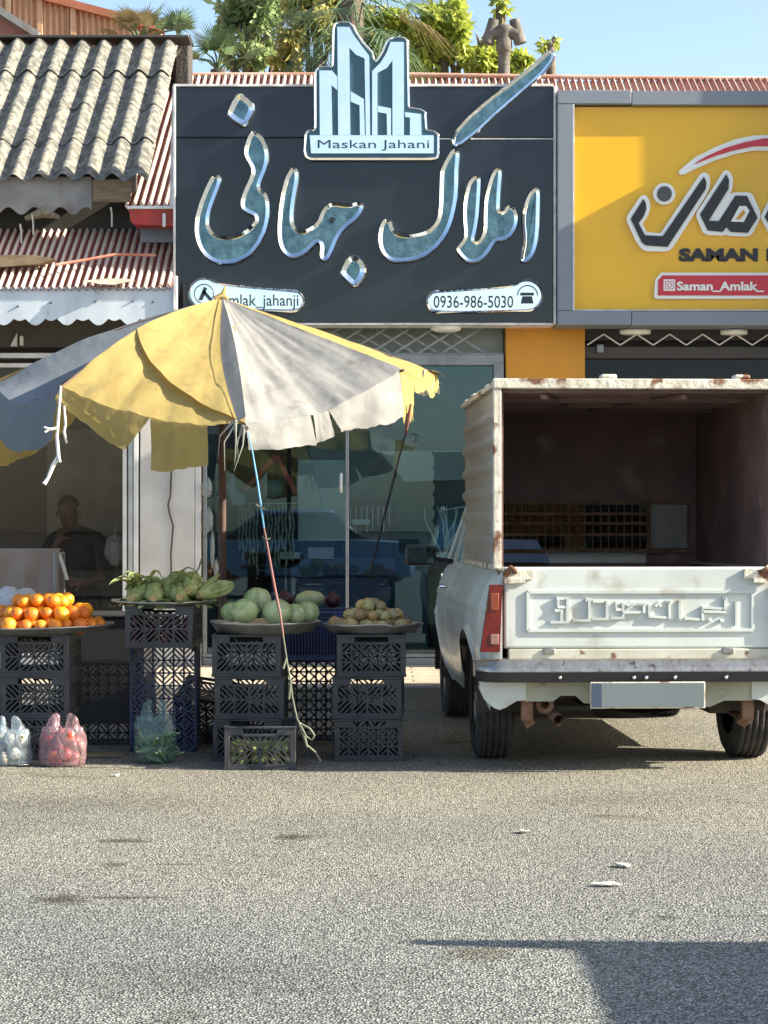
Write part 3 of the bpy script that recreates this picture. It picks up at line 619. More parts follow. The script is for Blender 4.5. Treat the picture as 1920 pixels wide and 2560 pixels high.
chrome('letter', cB([(985,436),(1030,446),(1045,480),(1037,640),(1024,830),(1002,960),(978,1045),(1000,1055),(1035,1010),(1057,940),(1058,800),(1063,680),(1083,570),(1113,470),(1148,395),(1190,367),(1232,380),(1237,440),(1224,600),(1217,740),(1227,785),(1248,760),(1270,720),(1310,708),(1362,740),(1387,810),(1382,900),(1347,980),(1292,1037),(1222,1057),(1180,1052),(1142,1122),(1092,1192),(1032,1243),(950,1258),(888,1237),(828,1172),(803,1130),(818,1090),(858,1050),(883,1000),(873,900),(866,790),(873,680),(893,570),(928,480)]), 9)
chrome('letter', cB([(1540,546),(1582,556),(1587,640),(1584,780),(1580,920),(1567,1050),(1542,1162),(1492,1232),(1440,1255),(1403,1242),(1393,1210),(1408,1130),(1423,1050),(1418,970),(1408,880),(1413,780),(1438,680),(1478,593)]), 9)
# tower emblem
cE = lambda pts: crop(pts, 400/1659, 740, 40)
em = cE([(395,88),(440,75),(560,80),(600,110),(640,190),(700,280),(800,390),(825,480),(880,400),(930,280),(965,240),(1010,232),(1110,235),(1160,260),(1170,300),(1180,960),(1290,975),(1350,1010),(1360,1190),(1440,1205),(1485,1240),(1485,1460),(1460,1495),(1400,1505),(150,1505),(95,1470),(80,1410),(90,1240),(120,1195),(190,1185),(190,600),(215,550),(260,540),(370,535),(380,150)])
p = smooth_poly(to_plane(em, SY), 2, .02)
if area(p) < 0: p = p[::-1]
k = SY/F
mb = MB(); rings(mb, [(p, SY-.002), (p, SY-.05), (inset(p, 2.0*k, .2), SY-.056), (inset(p, 5.0*k, .2), SY-.05)], 0); q = inset(p, 5.0*k, .2)
mb.add([(v.x, SY-.05, v.y) for v in q], [tuple(range(len(q)))], 1); mb.add([(v.x, SY-.003, v.y) for v in p][::-1], [tuple(range(len(p)))], 0)
emb = mb.build('tower_emblem', [MSILVER, M('slate_teal_mirror', (.055, .115, .145), .3, .35, col2=(.045, .10, .13), scale=5)], bs)
mb = MB()
for s in ([(245,585),(375,585),(430,650),(430,790),(370,735),(380,1252),(250,1252)],
          [(430,135),(555,135),(600,220),(680,330),(760,435),(770,1252),(725,1252),(712,460),(620,420),(555,350),(565,1252),(440,1252)],
          [(568,800),(705,880),(715,1252),(665,1252),(660,945),(568,905)],
          [(790,590),(880,500),(940,400),(980,290),(1118,290),(1118,1252),(1000,1252),(1000,480),(940,560),(845,610),(845,1252),(790,1252)],
          [(850,950),(985,975),(985,1252),(945,1252),(940,1030),(850,1015)], [(1130,1015),(1295,1035),(1300,1252),(1180,1252),(1180,1070),(1130,1065)],
          [(145,1254),(1425,1254),(1425,1440),(160,1440)]):
    mb.prism([XZ(x, y, SY) for x, y in cE(s)], SY-.062, SY-.0505)
mb.build('silver_towers', MSILVER, emb)
text_mesh('Maskan Jahani', (794, 350, 1073, 377), SY-.062, .004, 'lettering', MINK, emb, 0)
# the two capsules with writing
def capsule(x0, x1, y0, y1, cx, cy, r):
    out = []; h = (y1-y0)/2
    if cx > (x0+x1)/2:
        for i in range(13): a = math.pi/2+math.pi*i/12; out.append((x0+h+h*math.cos(a), (y0+y1)/2-h*math.sin(a)))
        for i in range(25):
            a = -math.pi*.45+(math.pi*1.29)*i/24; x, y = cx+r*math.cos(a), cy-r*math.sin(a); out.append((x, min(y, y1)))
    else:
        for i in range(25):
            a = math.pi*.18+(math.pi*1.28)*i/24; x, y = cx+r*math.cos(a), cy-r*math.sin(a); out.append((x, min(y, y1)))
        for i in range(13): a = -math.pi/2+math.pi*i/12; out.append((x1-h+h*math.cos(a), (y0+y1)/2-h*math.sin(a)))
    return out
def cap_plate(args, txt, box, ic):
    p = to_plane(capsule(*args), SY)
    if area(p) < 0: p = p[::-1]
    k = SY/F; a, b_, c_ = inset(p, 2*k, .3), inset(p, 5*k, .3), inset(p, 6.5*k, .3)
    mb = MB(); rings(mb, [(p, SY), (p, SY-.03), (a, SY-.04), (b_, SY-.03), (c_, SY-.032)], 0); mb.add([(v.x, SY-.032, v.y) for v in c_], [tuple(range(len(c_)))], 1)
    pl = mb.build('contact_plate', [MCHROME, MSILVER], bs)
    text_mesh(txt, box, SY-.032, .004, 'lettering', MINK, pl, .006)
    mb = MB()
    for kind, pts in ic:
        q = [XZ(x, y, SY) for x, y in pts]
        if kind == 'p': mb.prism(q, SY-.037, SY-.031)
        else: mb.tube([(x, SY-.036, z) for x, z in q], .004, 5)
    mb.build('icon', MINK, pl)
circ = lambda cx, cy, r, n=20: [(cx+r*math.cos(2*math.pi*i/n), cy+r*math.sin(2*math.pi*i/n)) for i in range(n+1)]
cap_plate((505, 762, 725, 783, 511, 735, 41), 'amlak_jahanji', (556, 736, 746, 774), [('t', circ(511, 736, 24)), ('p', [(497, 752), (511, 718), (519, 722), (507, 752)]), ('p', [(511, 725), (531, 748), (524, 753), (507, 733)])])
cap_plate((1065, 1360, 726, 785, 1316, 740, 41), '0936-986-5030', (1084, 739, 1283, 770), [('t', circ(1318, 740, 25)[10:21]), ('p', [(1305, 742), (1329, 742), (1333, 760), (1301, 760)]), ('p', [(1300, 733), (1334, 733), (1334, 740), (1300, 740)])])

# ------------------------------------------------------------------ yellow sign
YF, YP = 14.49, 14.548
ys = thing('yellow_sign', 'yellow shop sign in a grey frame with black and white script', 'sign', (2.2, YF, 2.7))
mb = MB(); X1 = 3.28
fx0, fz1 = XZ(1394, 225, YF); fx1 = XZ(1433, 0, YF)[0]; zt0 = XZ(0, 260, YF)[1]; zb1 = XZ(0, 776, YF)[1]; zb0 = XZ(0, 812, YF)[1]
seam = XZ(1579, 0, YF)[0]
mb.bbox(fx0, fx1, YF, 14.8, zb1, zt0, .005)
mb.bbox(fx0, seam-.002, YF-.002, 14.8, zt0+.002, fz1, .005); mb.bbox(seam+.002, X1, YF-.002, 14.8, zt0-.006, fz1-.006, .005)
mb.bbox(fx0, seam-.002, YF-.002, 14.8, zb0, zb1-.002, .005); mb.bbox(seam+.002, X1, YF-.002, 14.8, zb0-.004, zb1-.006, .005)
mb.build('frame', MFRAME, ys)
mb = MB(); mb.bbox(fx1+.002, X1, YP, 14.78, zb1+.001, zt0-.008, .003); mb.build('panel', MYEL, ys)
mb = MB(); mb.bar((fx1+.004, YF+.004, zb1), (fx1+.004, YF+.004, zt0), .010, .008); mb.bar((fx1, YF+.02, zb1+.004), (X1, YF+.02, zb1+.004), .008, .01); mb.build('edge_trim', MRIM, ys)
cD = lambda pts: crop(pts, 400/1659, 1520, 320)
def layered(name, outer, inner, mat_in, it_o=1, it_i=0, d=.035):
    mb = MB(); o = smooth_poly(to_plane(outer, YP), it_o, .03); mb.prism([(v.x, v.y) for v in o], YP-d, YP, 0)
    l_ = mb.build(name, MWHITE, ys)
    mb = MB()
    for s in inner: 
        q = smooth_poly(to_plane(s, YP), it_i, .06) if it_i else to_plane(s, YP); mb.prism([(v.x, v.y) for v in q], YP-d-.010, YP-d+.002)
    mb.build('letter_face', mat_in, l_); return l_
layered('letter', cD([(360,703),(400,718),(425,770),(432,850),(402,930),(350,1000),(395,1085),(540,1100),(870,600),(950,485),(990,468),(1032,483),(1052,540),(1047,620),(1012,700),(700,1192),(650,1262),(600,1287),(390,1284),(340,1257),(280,1172),(188,965),(195,915),(260,820),(330,718)]),
        [cD([(360,745),(385,790),(390,850),(360,930),(310,995),(375,1120),(560,1130),(985,515),(1010,570),(1005,640),(610,1240),(385,1225),(345,1195),(230,950)])], MSIGNBLK)
layered('letter_dot', [(1520+(577+114*math.cos(i*.2618))*.2411, 320+(690+112*math.sin(i*.2618))*.2411) for i in range(24)],
        [[(1520+(577+76*math.cos(i*.2618))*.2411, 320+(692+78*math.sin(i*.2618))*.2411) for i in range(24)]], M('sign_dark_grey', (.06, .065, .07), .4))
lt = layered('letter', cD([(1190,455),(1225,443),(1267,475),(1289,540),(1280,640),(1252,697),(1290,678),(1450,673),(1492,700),(1572,880),(1562,960),(1482,1112),(1430,1133),(1240,1123),(1215,1108),(1190,1123),(1010,1113),(973,1080),(908,920),(913,880),(1060,660)]),
        [cD([(1215,490),(1245,550),(1240,640),(1035,970),(1140,975),(1310,710),(1430,715),(1540,940),(1440,1095),(1260,1085),(1220,1035),(1180,1085),(1025,1070),(945,905)])], MSIGNBLK)
mb = MB(); mb.prism([XZ(x, y, YP) for x, y in cD([(1350,820),(1420,820),(1455,870),(1395,985),(1263,980)])], YP-.049, YP-.043); mb.build('letter_counter', MWHITE, lt)
mb = MB(); mb.prism([XZ(x, y, YP) for x, y in cD([(1390,858),(1412,890),(1360,952),(1308,962)])], YP-.053, YP-.0492); mb.build('counter_core', MOCHRE, lt)
layered('letter', cD([(1570,930),(1680,715),(1730,690),(2050,690),(2110,720),(2200,900),(2190,960),(2110,1110),(2060,1130),(1700,1130),(1650,1080)]),
        [cD([(1612,935),(1705,740),(1780,740),(1730,850),(1800,985),(1880,985),(1900,850),(1950,850),(1960,985),(2060,985),(2040,740),(2090,760),(2160,930),(2080,1085),(1720,1085)])], MSIGNBLK)
layered('swoosh', cD([(735,450),(760,425),(900,310),(1100,210),(1300,130),(1500,88),(1659,83),(1800,92),(1990,140),(2200,240),(2180,290),(1990,250),(1800,245),(1659,243),(1500,240),(1300,280),(1100,345),(900,430),(780,492),(740,492),(722,470)]),
        [cD([(870,390),(1000,310),(1200,220),(1400,160),(1600,120),(1659,118),(1800,128),(1960,170),(2120,240),(1960,220),(1800,203),(1659,198),(1500,200),(1300,240),(1100,300),(950,360)])], MSIGNRED, 1, 1)
text_mesh('SAMAN', (1697, 621, 1894, 654), YP, .012, 'lettering', MSIGNBLK, ys, .055)
mb = MB(); a = XZ(1916, 622, YP); b_ = XZ(1924, 653, YP); mb.box(a[0], b_[0], YP-.012, YP, b_[1], a[1]); mb.build('letter_stroke', MSIGNBLK, ys)
mb = MB(); X2 = 2070; mb.prism([XZ(x, y, YP) for x, y in [(1652, 683), (X2, 683), (X2, 748), (1638, 748), (1634, 742), (1637, 700)]], YP-.03, YP); rp = mb.build('handle_strip', MWHITE, ys)
mb = MB(); mb.prism([XZ(x, y, YP) for x, y in [(1654, 690), (X2-5, 690), (X2-5, 740), (1643, 740), (1644, 702)]], YP-.036, YP-.0305); mb.build('red_face', MSIGNRED, rp)
text_mesh('Saman_Amlak_', (1692, 704, 1910, 730), YP-.036, .006, 'lettering', MWHITE, rp, .03)
mb = MB(); mb.bbox(*[XZ(1657, 0, YP)[0], XZ(1686, 0, YP)[0]], YP-.042, YP-.0365, XZ(0, 729, YP)[1], XZ(0, 700, YP)[1], .004); ic = mb.build('camera_icon', MWHITE, rp)
mb = MB()
sq = [(1661.5, 705), (1681.5, 705), (1681.5, 724), (1661.5, 724), (1661.5, 705)]
mb.tube([(XZ(x, y, YP)[0], YP-.043, XZ(x, y, YP)[1]) for x, y in sq], .0028, 5); mb.tube([(XZ(x, y, YP)[0], YP-.043, XZ(x, y, YP)[1]) for x, y in circ(1671.5, 714.5, 5.2)], .0028, 5)
mb.build('icon_outline', MSIGNRED, ic)
# ------------------------------------------------------------------ vehicles
MTYRE = M('tyre_rubber', (.022, .022, .022), .85, col2=(.05, .047, .042), scale=14, bump=.3, bscale=60)
MTRUCK = M('dirty_white_paint', (.60, .64, .61), .32, col2=(.50, .53, .50), scale=2.6, col3=(.36, .33, .27), scale3=6.5, lo3=.57, hi3=.78, bump=.06, bscale=5, coat=.2)
MRUSTW = M('rusty_white_paint', (.66, .62, .52), .6, col2=(.52, .47, .38), scale=7, col3=(.16, .065, .03), scale3=9, lo3=.54, hi3=.62, bump=.3, bscale=30)
MRUST = M('rust', (.13, .065, .035), .9, col2=(.22, .13, .08), scale=12, bump=.5)
MCAPSIDE = M('galvanised_cap_side', (.33, .315, .29), .5, .0, col2=(.27, .26, .24), scale=2, stretch=(1, .6, 3), col3=(.3, .24, .19), scale3=4, lo3=.62, hi3=.8)
MPRIMER = M('oxblood_primer', (.20, .125, .112), .8, col2=(.13, .085, .08), scale=3, col3=(.28, .21, .17), scale3=5, lo3=.6, hi3=.75, bump=.2)
MBUMP = M('pitted_chrome', (.46, .44, .40), .33, .9, col2=(.36, .33, .29), scale=16, detail=8, col3=(.14, .11, .09), scale3=22, lo3=.6, hi3=.7, bump=.15)
MUNDER = M('underbody', (.035, .03, .027), .9, col2=(.06, .045, .035), scale=8)
MLAMPR = M('red_lamp_lens', (.15, .011, .009), .15, col2=(.10, .008, .007), scale=20, coat=.5)
MLAMPO = M('amber_lamp_lens', (.22, .045, .02), .15, coat=.5)
MLAMPW = M('clear_lamp_lens', (.28, .15, .12), .15, coat=.5)
MCARGLASS = glass('car_glass', (.14, .155, .16), .05)
MDARKPL = M('black_plastic', (.02, .02, .022), .45)
MPLATE = M('number_plate', (.15, .185, .195), .5, col2=(.135, .17, .18), scale=3)
MPLATEB = M('plate_blue', (.045, .07, .115), .5)

def wheel(parent, x, y, r, w, s):
    mb = MB(); pr = [(r*.60, -w*.46), (r*.72, -w*.5), (r*.90, -w*.5), (r*.985, -w*.40)]
    for k in range(5):
        a = -w*.34+w*.68*k/4; pr += [(r, a-.012), (r, a+.012), (r*.975, a+.016), (r*.975, a+.022)]
    pr += [(r*.985, w*.40), (r*.90, w*.5), (r*.72, w*.5), (r*.60, w*.46)]
    mb.lathe(pr, (x, y, r), 40, 0, 'x')
    t = mb.build('wheel', MTYRE, parent, local=True)
    mb = MB(); mb.lathe([(r*.62, s*w*.44), (r*.58, s*w*.40), (r*.45, s*w*.30), (r*.30, s*w*.33), (r*.16, s*w*.42), (0, s*w*.43)], (x, y, r), 28, 0, 'x')
    mb.build('rim', MBUMP, t, local=True)

truck = thing('pickup_truck', 'dented white pickup with a rusty tin cargo cap and red tail lamps, seen from behind', 'pickup truck', (1.243, 9.62, 0), R(2.6))
TB = dict(parent=truck, local=True)
AR = [(.58, .30), (2.80, .30)]; RA = .365
def prof(z): return float(np.interp(z, [.26, .34, .45, .60, .72, .84, .93, .99], [.70, .74, .775, .80, .805, .785, .745, .695]))
def tap(y): return float(np.interp(y, [-.04, .0, .12, .5, 1.2, 2.4, 2.9, 3.30], [.90, .935, .965, .985, 1.0, 1.0, .97, .90]))
def zlow(y): return float(np.interp(y, [-.04, .15, .25, 2.9, 3.30], [.40, .32, .26, .26, .36]))
def ztop(y): return float(np.interp(y, [-.04, 2.5, 2.9, 3.25], [.985, .985, .94, .86]))
for s in (-1, 1):
    NY, NZ = 200, 44; V = {}; mb = MB(); vs = []; inside = {}
    for j in range(NZ+1):
        for i in range(NY+1):
            y = -.04+3.30*i/NY; z = zlow(y)+(ztop(y)-zlow(y))*j/NZ; ins = False
            for cy, cz in AR:
                d = math.hypot(y-cy, z-cz)
                if d < RA and z > .0: ins = True; y, z = cy+(y-cy)/max(d, 1e-3)*RA, cz+(z-cz)/max(d, 1e-3)*RA
            x = s*prof(z)*tap(y)
            for cy, cz in AR:                                     # lip round the arch
                d = math.hypot(y-cy, z-cz)
                if d < RA+.05: x += s*.016*(1-(d-RA)/.05)
            for yd in (1.86, 2.66):                               # door shut lines
                if abs(y-yd) < .012 and z > .36: x -= s*.010
            if abs(z-.80) < .014 and y < 3.3: x += s*.006
            inside[len(vs)] = ins; vs.append((x, y, z))
    fs = []
    for j in range(NZ):
        for i in range(NY):
            q = (j*(NY+1)+i, j*(NY+1)+i+1, (j+1)*(NY+1)+i+1, (j+1)*(NY+1)+i)
            if all(inside[k] for k in q): continue
            fs.append(q if s > 0 else q[::-1])
    mb.add(vs, fs, 0, True); side = mb.build('body_side', MTRUCK, **TB)
    for cy, cz in AR:
        mb = MB(); mb.grid(lambda u, v: (s*(.50+.27*v), cy+RA*.985*math.cos(math.pi*u), cz+RA*.985*math.sin(math.pi*u)-.03), 20, 2)
        mb.build('wheel_housing', MUNDER, side, local=True)
    mb = MB(); hx = s*(prof(.80)*1.0+.018); mb.tube([(hx-s*.02, 1.92, .845), (hx+s*.012, 1.94, .845), (hx+s*.012, 2.06, .845), (hx-s*.02, 2.08, .845)], .010, 8); mb.build('door_handle', MCHROME, side, local=True)
# bed, floor, inner walls, rear corners, bonnet, cab
mb = MB(); mb.box(-.64, .64, .02, 1.8, .60, .63); mb.box(-.68, -.62, .03, 1.8, .60, .985); mb.box(.62, .68, .03, 1.8, .60, .985)
mb.build('cargo_bed', MPRIMER, **TB)
for s in (-1, 1):
    mb = MB(); mb.grid(lambda u, v: (s*(.60+u*(prof(.985)*tap(v*1.8)-.60)), v*1.8-.02, .985+.012*math.sin(math.pi*u)), 4, 10); mb.build('bed_rail', MTRUCK, **TB)
for s in (-1, 1):                                                 # rear corner panels around the lamps
    mb = MB()
    def g(u, v):
        z = .44+(.985-.44)*v; xo = prof(z)*tap(-.04)
        return (s*(.67+(xo-.67)*u), -.045+.010*u*u-.004, z)
    mb.grid(g, 6, 12)
    q_ = [(.775, .445), (.782, .41), (.757, .355), (.712, .315), (.685, .305), (.655, .315), (.60, .348), (.555, .352), (.555, .445)]
    q_ = [(s*x, z) for x, z in q_]; mb.prism(q_ if s < 0 else q_[::-1], -.052, -.0)
    mb.build('rear_corner', MTRUCK, **TB)
mb = MB(); mb.box(-.66, .66, 1.81, 1.85, .30, .985); mb.build('cab_back', MPRIMER, **TB)
mb = MB()
def bon(u, v):
    y = 2.62+.64*v; x = (2*u-1)*prof(ztop(y))*tap(y); return (x, y, ztop(y)+.035*math.cos((2*u-1)*1.5)*(1-.5*v))
mb.grid(bon, 16, 12); mb.grid(lambda u, v: ((2*u-1)*.72, 3.255+.02*math.cos((2*u-1)*1.5), .36+.53*v), 12, 6); mb.build('bonnet', MTRUCK, **TB)
def gh(z, s, y): 
    t = (z-.985)/.415; return s*(.70-.11*t)
GZ = [.985, 1.36]
def gpt(s, yb, yt, t): z = .985+.375*t; return Vector((gh(z, s, 0), yb+(yt-yb)*t, z))
rear, front = (1.84, 1.92), (2.74, 2.36)
mb = MB()
for s in (-1, 1):
    for yb, yt, w in ((rear[0], rear[1], .06), (front[0], front[1], .05), (2.30, 2.25, .04)): mb.bar(gpt(s, yb, yt, 0), gpt(s, yb, yt, 1), w, .035, up=(s, 0, 0))
mb.grid(lambda u, v: ((2*u-1)*.60*(1-.05*abs(2*v-1)**3), 1.88+.62*v, 1.345+.055*(1-abs(2*u-1)**3)*(1-.4*abs(2*v-1)**2.5)), 14, 10)
mb.box(-.70, .70, 1.83, 1.87, .985, 1.04); cabr = mb.build('cab_roof', MTRUCK, **TB)
mb = MB(); mb.add([gpt(-1, *rear, .12), gpt(1, *rear, .12), gpt(1, *rear, 1), gpt(-1, *rear, 1)], [(0, 1, 2, 3)])
mb.build('rear_window', MCARGLASS, **TB)
mb = MB(); mb.add([gpt(-1, *front, .05), gpt(1, *front, .05), gpt(1, *front, 1), gpt(-1, *front, 1)], [(0, 1, 2, 3)]); mb.build('windscreen', MCARGLASS, **TB)
for s in (-1, 1):
    mb = MB(); mb.add([gpt(s, rear[0]+.03, rear[1]+.03, .05), gpt(s, front[0]-.03, front[1]-.03, .05), gpt(s, front[0]-.03, front[1]-.03, 1), gpt(s, rear[0]+.03, rear[1]+.03, 1)], [(0, 1, 2, 3)]); mb.build('side_window', MCARGLASS, **TB)
mb = MB(); mb.bbox(-.55, -.08, 2.0, 2.15, .6, 1.16, .04); mb.bbox(.08, .55, 2.0, 2.15, .6, 1.16, .04); mb.build('seat', MDARKPL, **TB)
for s in (-1, 1):
    mb = MB(); mb.bbox(s*.90-.10, s*.90+.09, 2.46, 2.53, .955, 1.085, .03); mb.bar((s*.70, 2.56, .98), (s*.84, 2.5, 1.0), .03, .03); wm = mb.build('wing_mirror', MDARKPL, **TB)
    mb = MB(); mb.bbox(s*.90-.085, s*.90+.075, 2.455, 2.459, .97, 1.07, .001); mb.build('mirror_glass', MCARGLASS, wm, local=True)
# tailgate
mb = MB(); mb.bbox(-.662, .662, -.045, -.005, .602, 1.0, .012)
tg = mb.build('tailgate', MTRUCK, **TB)
ft = lambda x, y: ((x-1590)/507.5, CAMH-(y-CY)/507.5)
mb = MB()
fr = [(1314, 1478), (1875, 1478), (1875, 1573), (1314, 1573)]
for (a, b_) in zip(fr, fr[1:]+fr[:1]):
    p, q = ft(*a), ft(*b_); mb.bar((p[0], -.046, p[1]), (q[0], -.046, q[1]), .016, .018)
lt = lambda pts: [(x*.3617+1300, y*.3617+1440) for x, y in pts]
st = [[(238,150),(308,150),(308,312),(195,312)], [(245,158),(245,208),(300,208)], [(225,230),(268,236),(268,296)], [(438,160),(458,160),(458,300),(352,300)],
      [(490,170),(580,170),(580,290),(488,290)], [(642,182),(690,182),(690,284),(612,284)], [(645,186),(645,226),(688,226)], [(694,245),(835,245),(835,187),(762,190),(712,236)],
      [(722,196),(742,184),(752,200)], [(872,195),(872,272),(1012,284),(1012,175),(990,175)], [(918,200),(938,182),(950,202)], [(1082,168),(1082,296),(1068,298)],
      [(1122,288),(1240,296),(1240,212),(1396,222),(1398,150),(1385,150)], [(1250,240),(1396,244)], [(1474,182),(1474,326)]]
for pl in st:
    q = [ft(*p) for p in lt(pl)]
    for a, b_ in zip(q[:-1], q[1:]):
        d = (Vector(b_)-Vector(a)).normalized()*.0042
        mb.bar((a[0]-d.x, -.050, a[1]-d.y), (b_[0]+d.x, -.047, b_[1]+d.y), .0130, .020)
for cx, cy in ((1288, 300), (1368, 304)):
    p = ft(*lt([(cx, cy)])[0]); mb.bbox(p[0]-.009, p[0]+.009, -.060, -.040, p[1]-.008, p[1]+.008, .003)
mb.build('embossed_lettering', MTRUCK, tg, local=True)
for s in (-1, 1):
    mb = MB(); x0 = s*.59; mb.prism([(x0-.075, .945), (x0+.07, .94), (x0+.075, .985), (x0-.07, .99)], -.062, -.045); mb.bar((x0-s*.03, -.07, .935), (x0+s*.07, -.07, .93), .02, .02); mb.tube([(s*.66, -.06, .97), (s*.63, -.075, 1.0), (s*.60, -.065, .975)], .012, 8)
    mb.build('latch', MRUSTW, tg, local=True)
    mb = MB(); hx = s*.44-.0; mb.bbox(hx-.028, hx+.028, -.062, -.04, .575, .603, .005); mb.build('hinge', MBUMP, tg, local=True)
mb = MB(); mb.bbox(-.64, .64, -.05, .02, .548, .600, .006); mb.build('rear_sill', M('cream_sill', (.50, .50, .42), .6, col2=(.40, .39, .31), scale=7, col3=(.16, .08, .05), scale3=11, lo3=.62, hi3=.68), **TB)
for s in (-1, 1):
    def lens(za, zb_, mat, nm, par, y=-.075):
        mb = MB(); f = lambda z: (.672+.012*(.90-z)/.3, .735+.042*(.90-z)/.3)
        i0, o0 = f(za); i1, o1 = f(zb_)
        mb.prism([(s*i0, za), (s*o0, za), (s*o1, zb_), (s*i1, zb_)], y, -.04); return mb.build(nm, mat, par, local=True)
    tl = lens(.588, .915, MLAMPR, 'tail_lamp', truck)
    def lens2(za, zb_, mat, nm):
        mb = MB(); mb.bbox(min(s*.690, s*.730), max(s*.690, s*.730), -.080, -.074, za, zb_, .003); return mb.build(nm, mat, tl, local=True)
    lens2(.79, .875, MLAMPO, 'indicator_lens'); lens2(.625, .675, MLAMPW, 'reversing_lens')
# bumper
mb = MB(); bp = [(-.03, .556), (-.10, .553), (-.135, .512), (-.140, .500), (-.128, .448), (-.05, .438)]
def bump(u, v):
    x = -.80+1.60*u; k = v*(len(bp)-1); i = min(int(k), len(bp)-2); t = k-i
    y = bp[i][0]+(bp[i+1][0]-bp[i][0])*t; z = bp[i][1]+(bp[i+1][1]-bp[i][1])*t
    e = max(0, abs(x)-.70)/.10; return (x, y+.13*e*e, z+(.497-z)*.35*e**2)
mb.grid(bump, 40, 20)
for s in (-1, 1): mb.add([bump(0 if s < 0 else 1, v/10) for v in range(11)], [tuple(range(11))])
bu = mb.build('bumper', MBUMP, **TB)
mb = MB(); mb.grid(lambda u, v: (-.795+1.59*u, (-.1395+.011*v)+.13*(max(0, abs(-.795+1.59*u)-.70)/.10)**2-.004, .494-.050*v), 40, 2); mb.build('bumper_strip', MDARKPL, bu, local=True)
mb = MB()
for x in (-.40, -.04, .02, .16, .41): mb.lathe([(.010, 0), (.010, -.006), (0, -.010)], (x, -.138, .468), 8, 0, 'y')
mb.build('bumper_bolt', MCHROME, bu, local=True)
# apron below the bumper with a cut-out for the exhaust
mb = MB(); ap = [(-.56, .44), (-.56, .345), (-.42, .345), (-.385, .372), (-.31, .372), (-.27, .335), (-.10, .33), (.0, .315), (.35, .315), (.42, .345), (.56, .345), (.56, .44)]
mb.prism(ap, -.045, -.03); mb.build('rear_apron', M('yellowed_cream_paint', (.40, .40, .31), .5, col2=(.30, .30, .23), scale=5, col3=(.15, .10, .07), scale3=9, lo3=.64, hi3=.72), **TB)
mb = MB(); mb.bbox(-.255, .305, -.150, -.143, .318, .447, .004); pf = mb.build('number_plate', MRUSTW, **TB)
mb = MB(); mb.box(-.20, .298, -.1535, -.1505, .325, .441); mb.build('plate_face', MPLATE, pf, local=True)
mb = MB(); mb.box(-.248, -.2005, -.1535, -.1505, .325, .441); mb.build('plate_strip', MPLATEB, pf, local=True)
# underside
mb = MB(); mb.box(-.60, .60, .15, 3.1, .34, .40); mb.box(-.5, -.4, .2, 3.0, .26, .34); mb.box(.4, .5, .2, 3.0, .26, .34)
mb.tube([(-.66, .58, .30), (-.15, .58, .30), (-.1, .58, .30), (.1, .58, .30), (.15, .58, .30), (.66, .58, .30)], [.035, .035, .10, .10, .035, .035], 14); mb.build('chassis', MUNDER, **TB)
mb = MB(); mb.grid(lambda u, v: (-.28+.62*u, .02+.35*v, .325-.045*math.sin(math.pi*u)), 14, 3); mb.build('fuel_tank', MUNDER, **TB)
for s in (-1, 1):
    mb = MB(); mb.bar((s*.545, .0, .36), (s*.545, -.0, .25), .055, .05); mb.bar((s*.545, .0, .26), (s*.53, .05, .235), .05, .05)
    for k in range(4): mb.tube([(s*.54, .0+.12*k, .27-.02*math.sin(k*.8)) for k in range(10)], .016, 6)
    mb.build('leaf_spring', MRUST, **TB)
mb = MB(); mb.tube([(-.395, -.07, .255), (-.41, .05, .27), (-.43, .3, .31), (-.42, .8, .30)], .028, 14, caps=False); mb.tube([(-.395, -.068, .255), (-.41, .05, .27)], .022, 14, caps=False); mb.lathe([(.045, 0), (.02, -.004)], (-.455, .0, .325), 14, 0, 'y'); mb.build('exhaust_pipe', MRUST, **TB)
for s in (-1, 1):
    wheel(truck, s*.66, .58, .298, .185, s); wheel(truck, s*.66, 2.80, .292, .17, s)
# cargo cap
L0, L1, CT = .02, 1.80, 1.905
mb = MB()
for s in (-1, 1):
    def cs(u, v):
        z = 1.0+.885*v; w = max(0.0, math.sin(2*math.pi*(z-1.09)/.125))**.8*.020 if 1.09 < z < 1.84 else 0
        return (s*(.688+w), L0+(L1-L0)*u, z)
    mb.grid(cs, 8, 150)
mb.box(-.69, .69, L1-.005, L1+.012, 1.41, 1.89)
mb.grid(lambda u, v: ((2*u-1)*.70, L0-.005+(L1-L0)*v, 1.888+.012*math.cos((2*u-1)*1.5)), 10, 6)
cap = mb.build('cargo_cap', MCAPSIDE, **TB)
mb = MB()
for s in (-1, 1): mb.box(min(s*.655, s*.672), max(s*.655, s*.672), L0+.03, L1, 1.0, 1.875)
mb.box(-.67, .67, L0+.03, L1, 1.858, 1.872); mb.box(-.67, .67, L1-.03, L1-.01, 1.325, 1.86); mb.box(.37, .655, L1-.03, L1-.01, .98, 1.325)
mb.box(-.66, -.59, L1-.03, L1-.01, .98, 1.325)
for y in (.45, .9, 1.35): mb.bar((-.655, y, 1.845), (.655, y, 1.845), .03, .025, up=(0, 0, 1))
mb.bar((-.45, .1, 1.84), (-.2, 1.0, 1.84), .03, .02, up=(0, 0, 1)); mb.bar((.25, .1, 1.84), (-.05, 1.2, 1.84), .03, .02, up=(0, 0, 1))
mb.build('cap_lining', MPRIMER, cap, local=True)
mb = MB()
for s in (-1, 1): mb.bbox(s*.69-.019, s*.69+.019, L0-.03, L0+.02, .99, 1.872, .004)
mb.bbox(-.71, .71, L0-.035, L0+.02, 1.872, 1.922, .005)
for s in (-1, 1): mb.bbox(s*.69-.015, s*.69+.015, L0+.02, L1, .985, 1.01, .003); mb.bbox(s*.70-.015, s*.70+.012, L0+.02, L1, 1.880, 1.905, .003)
mb.build('cap_frame', MRUSTW, cap, local=True)
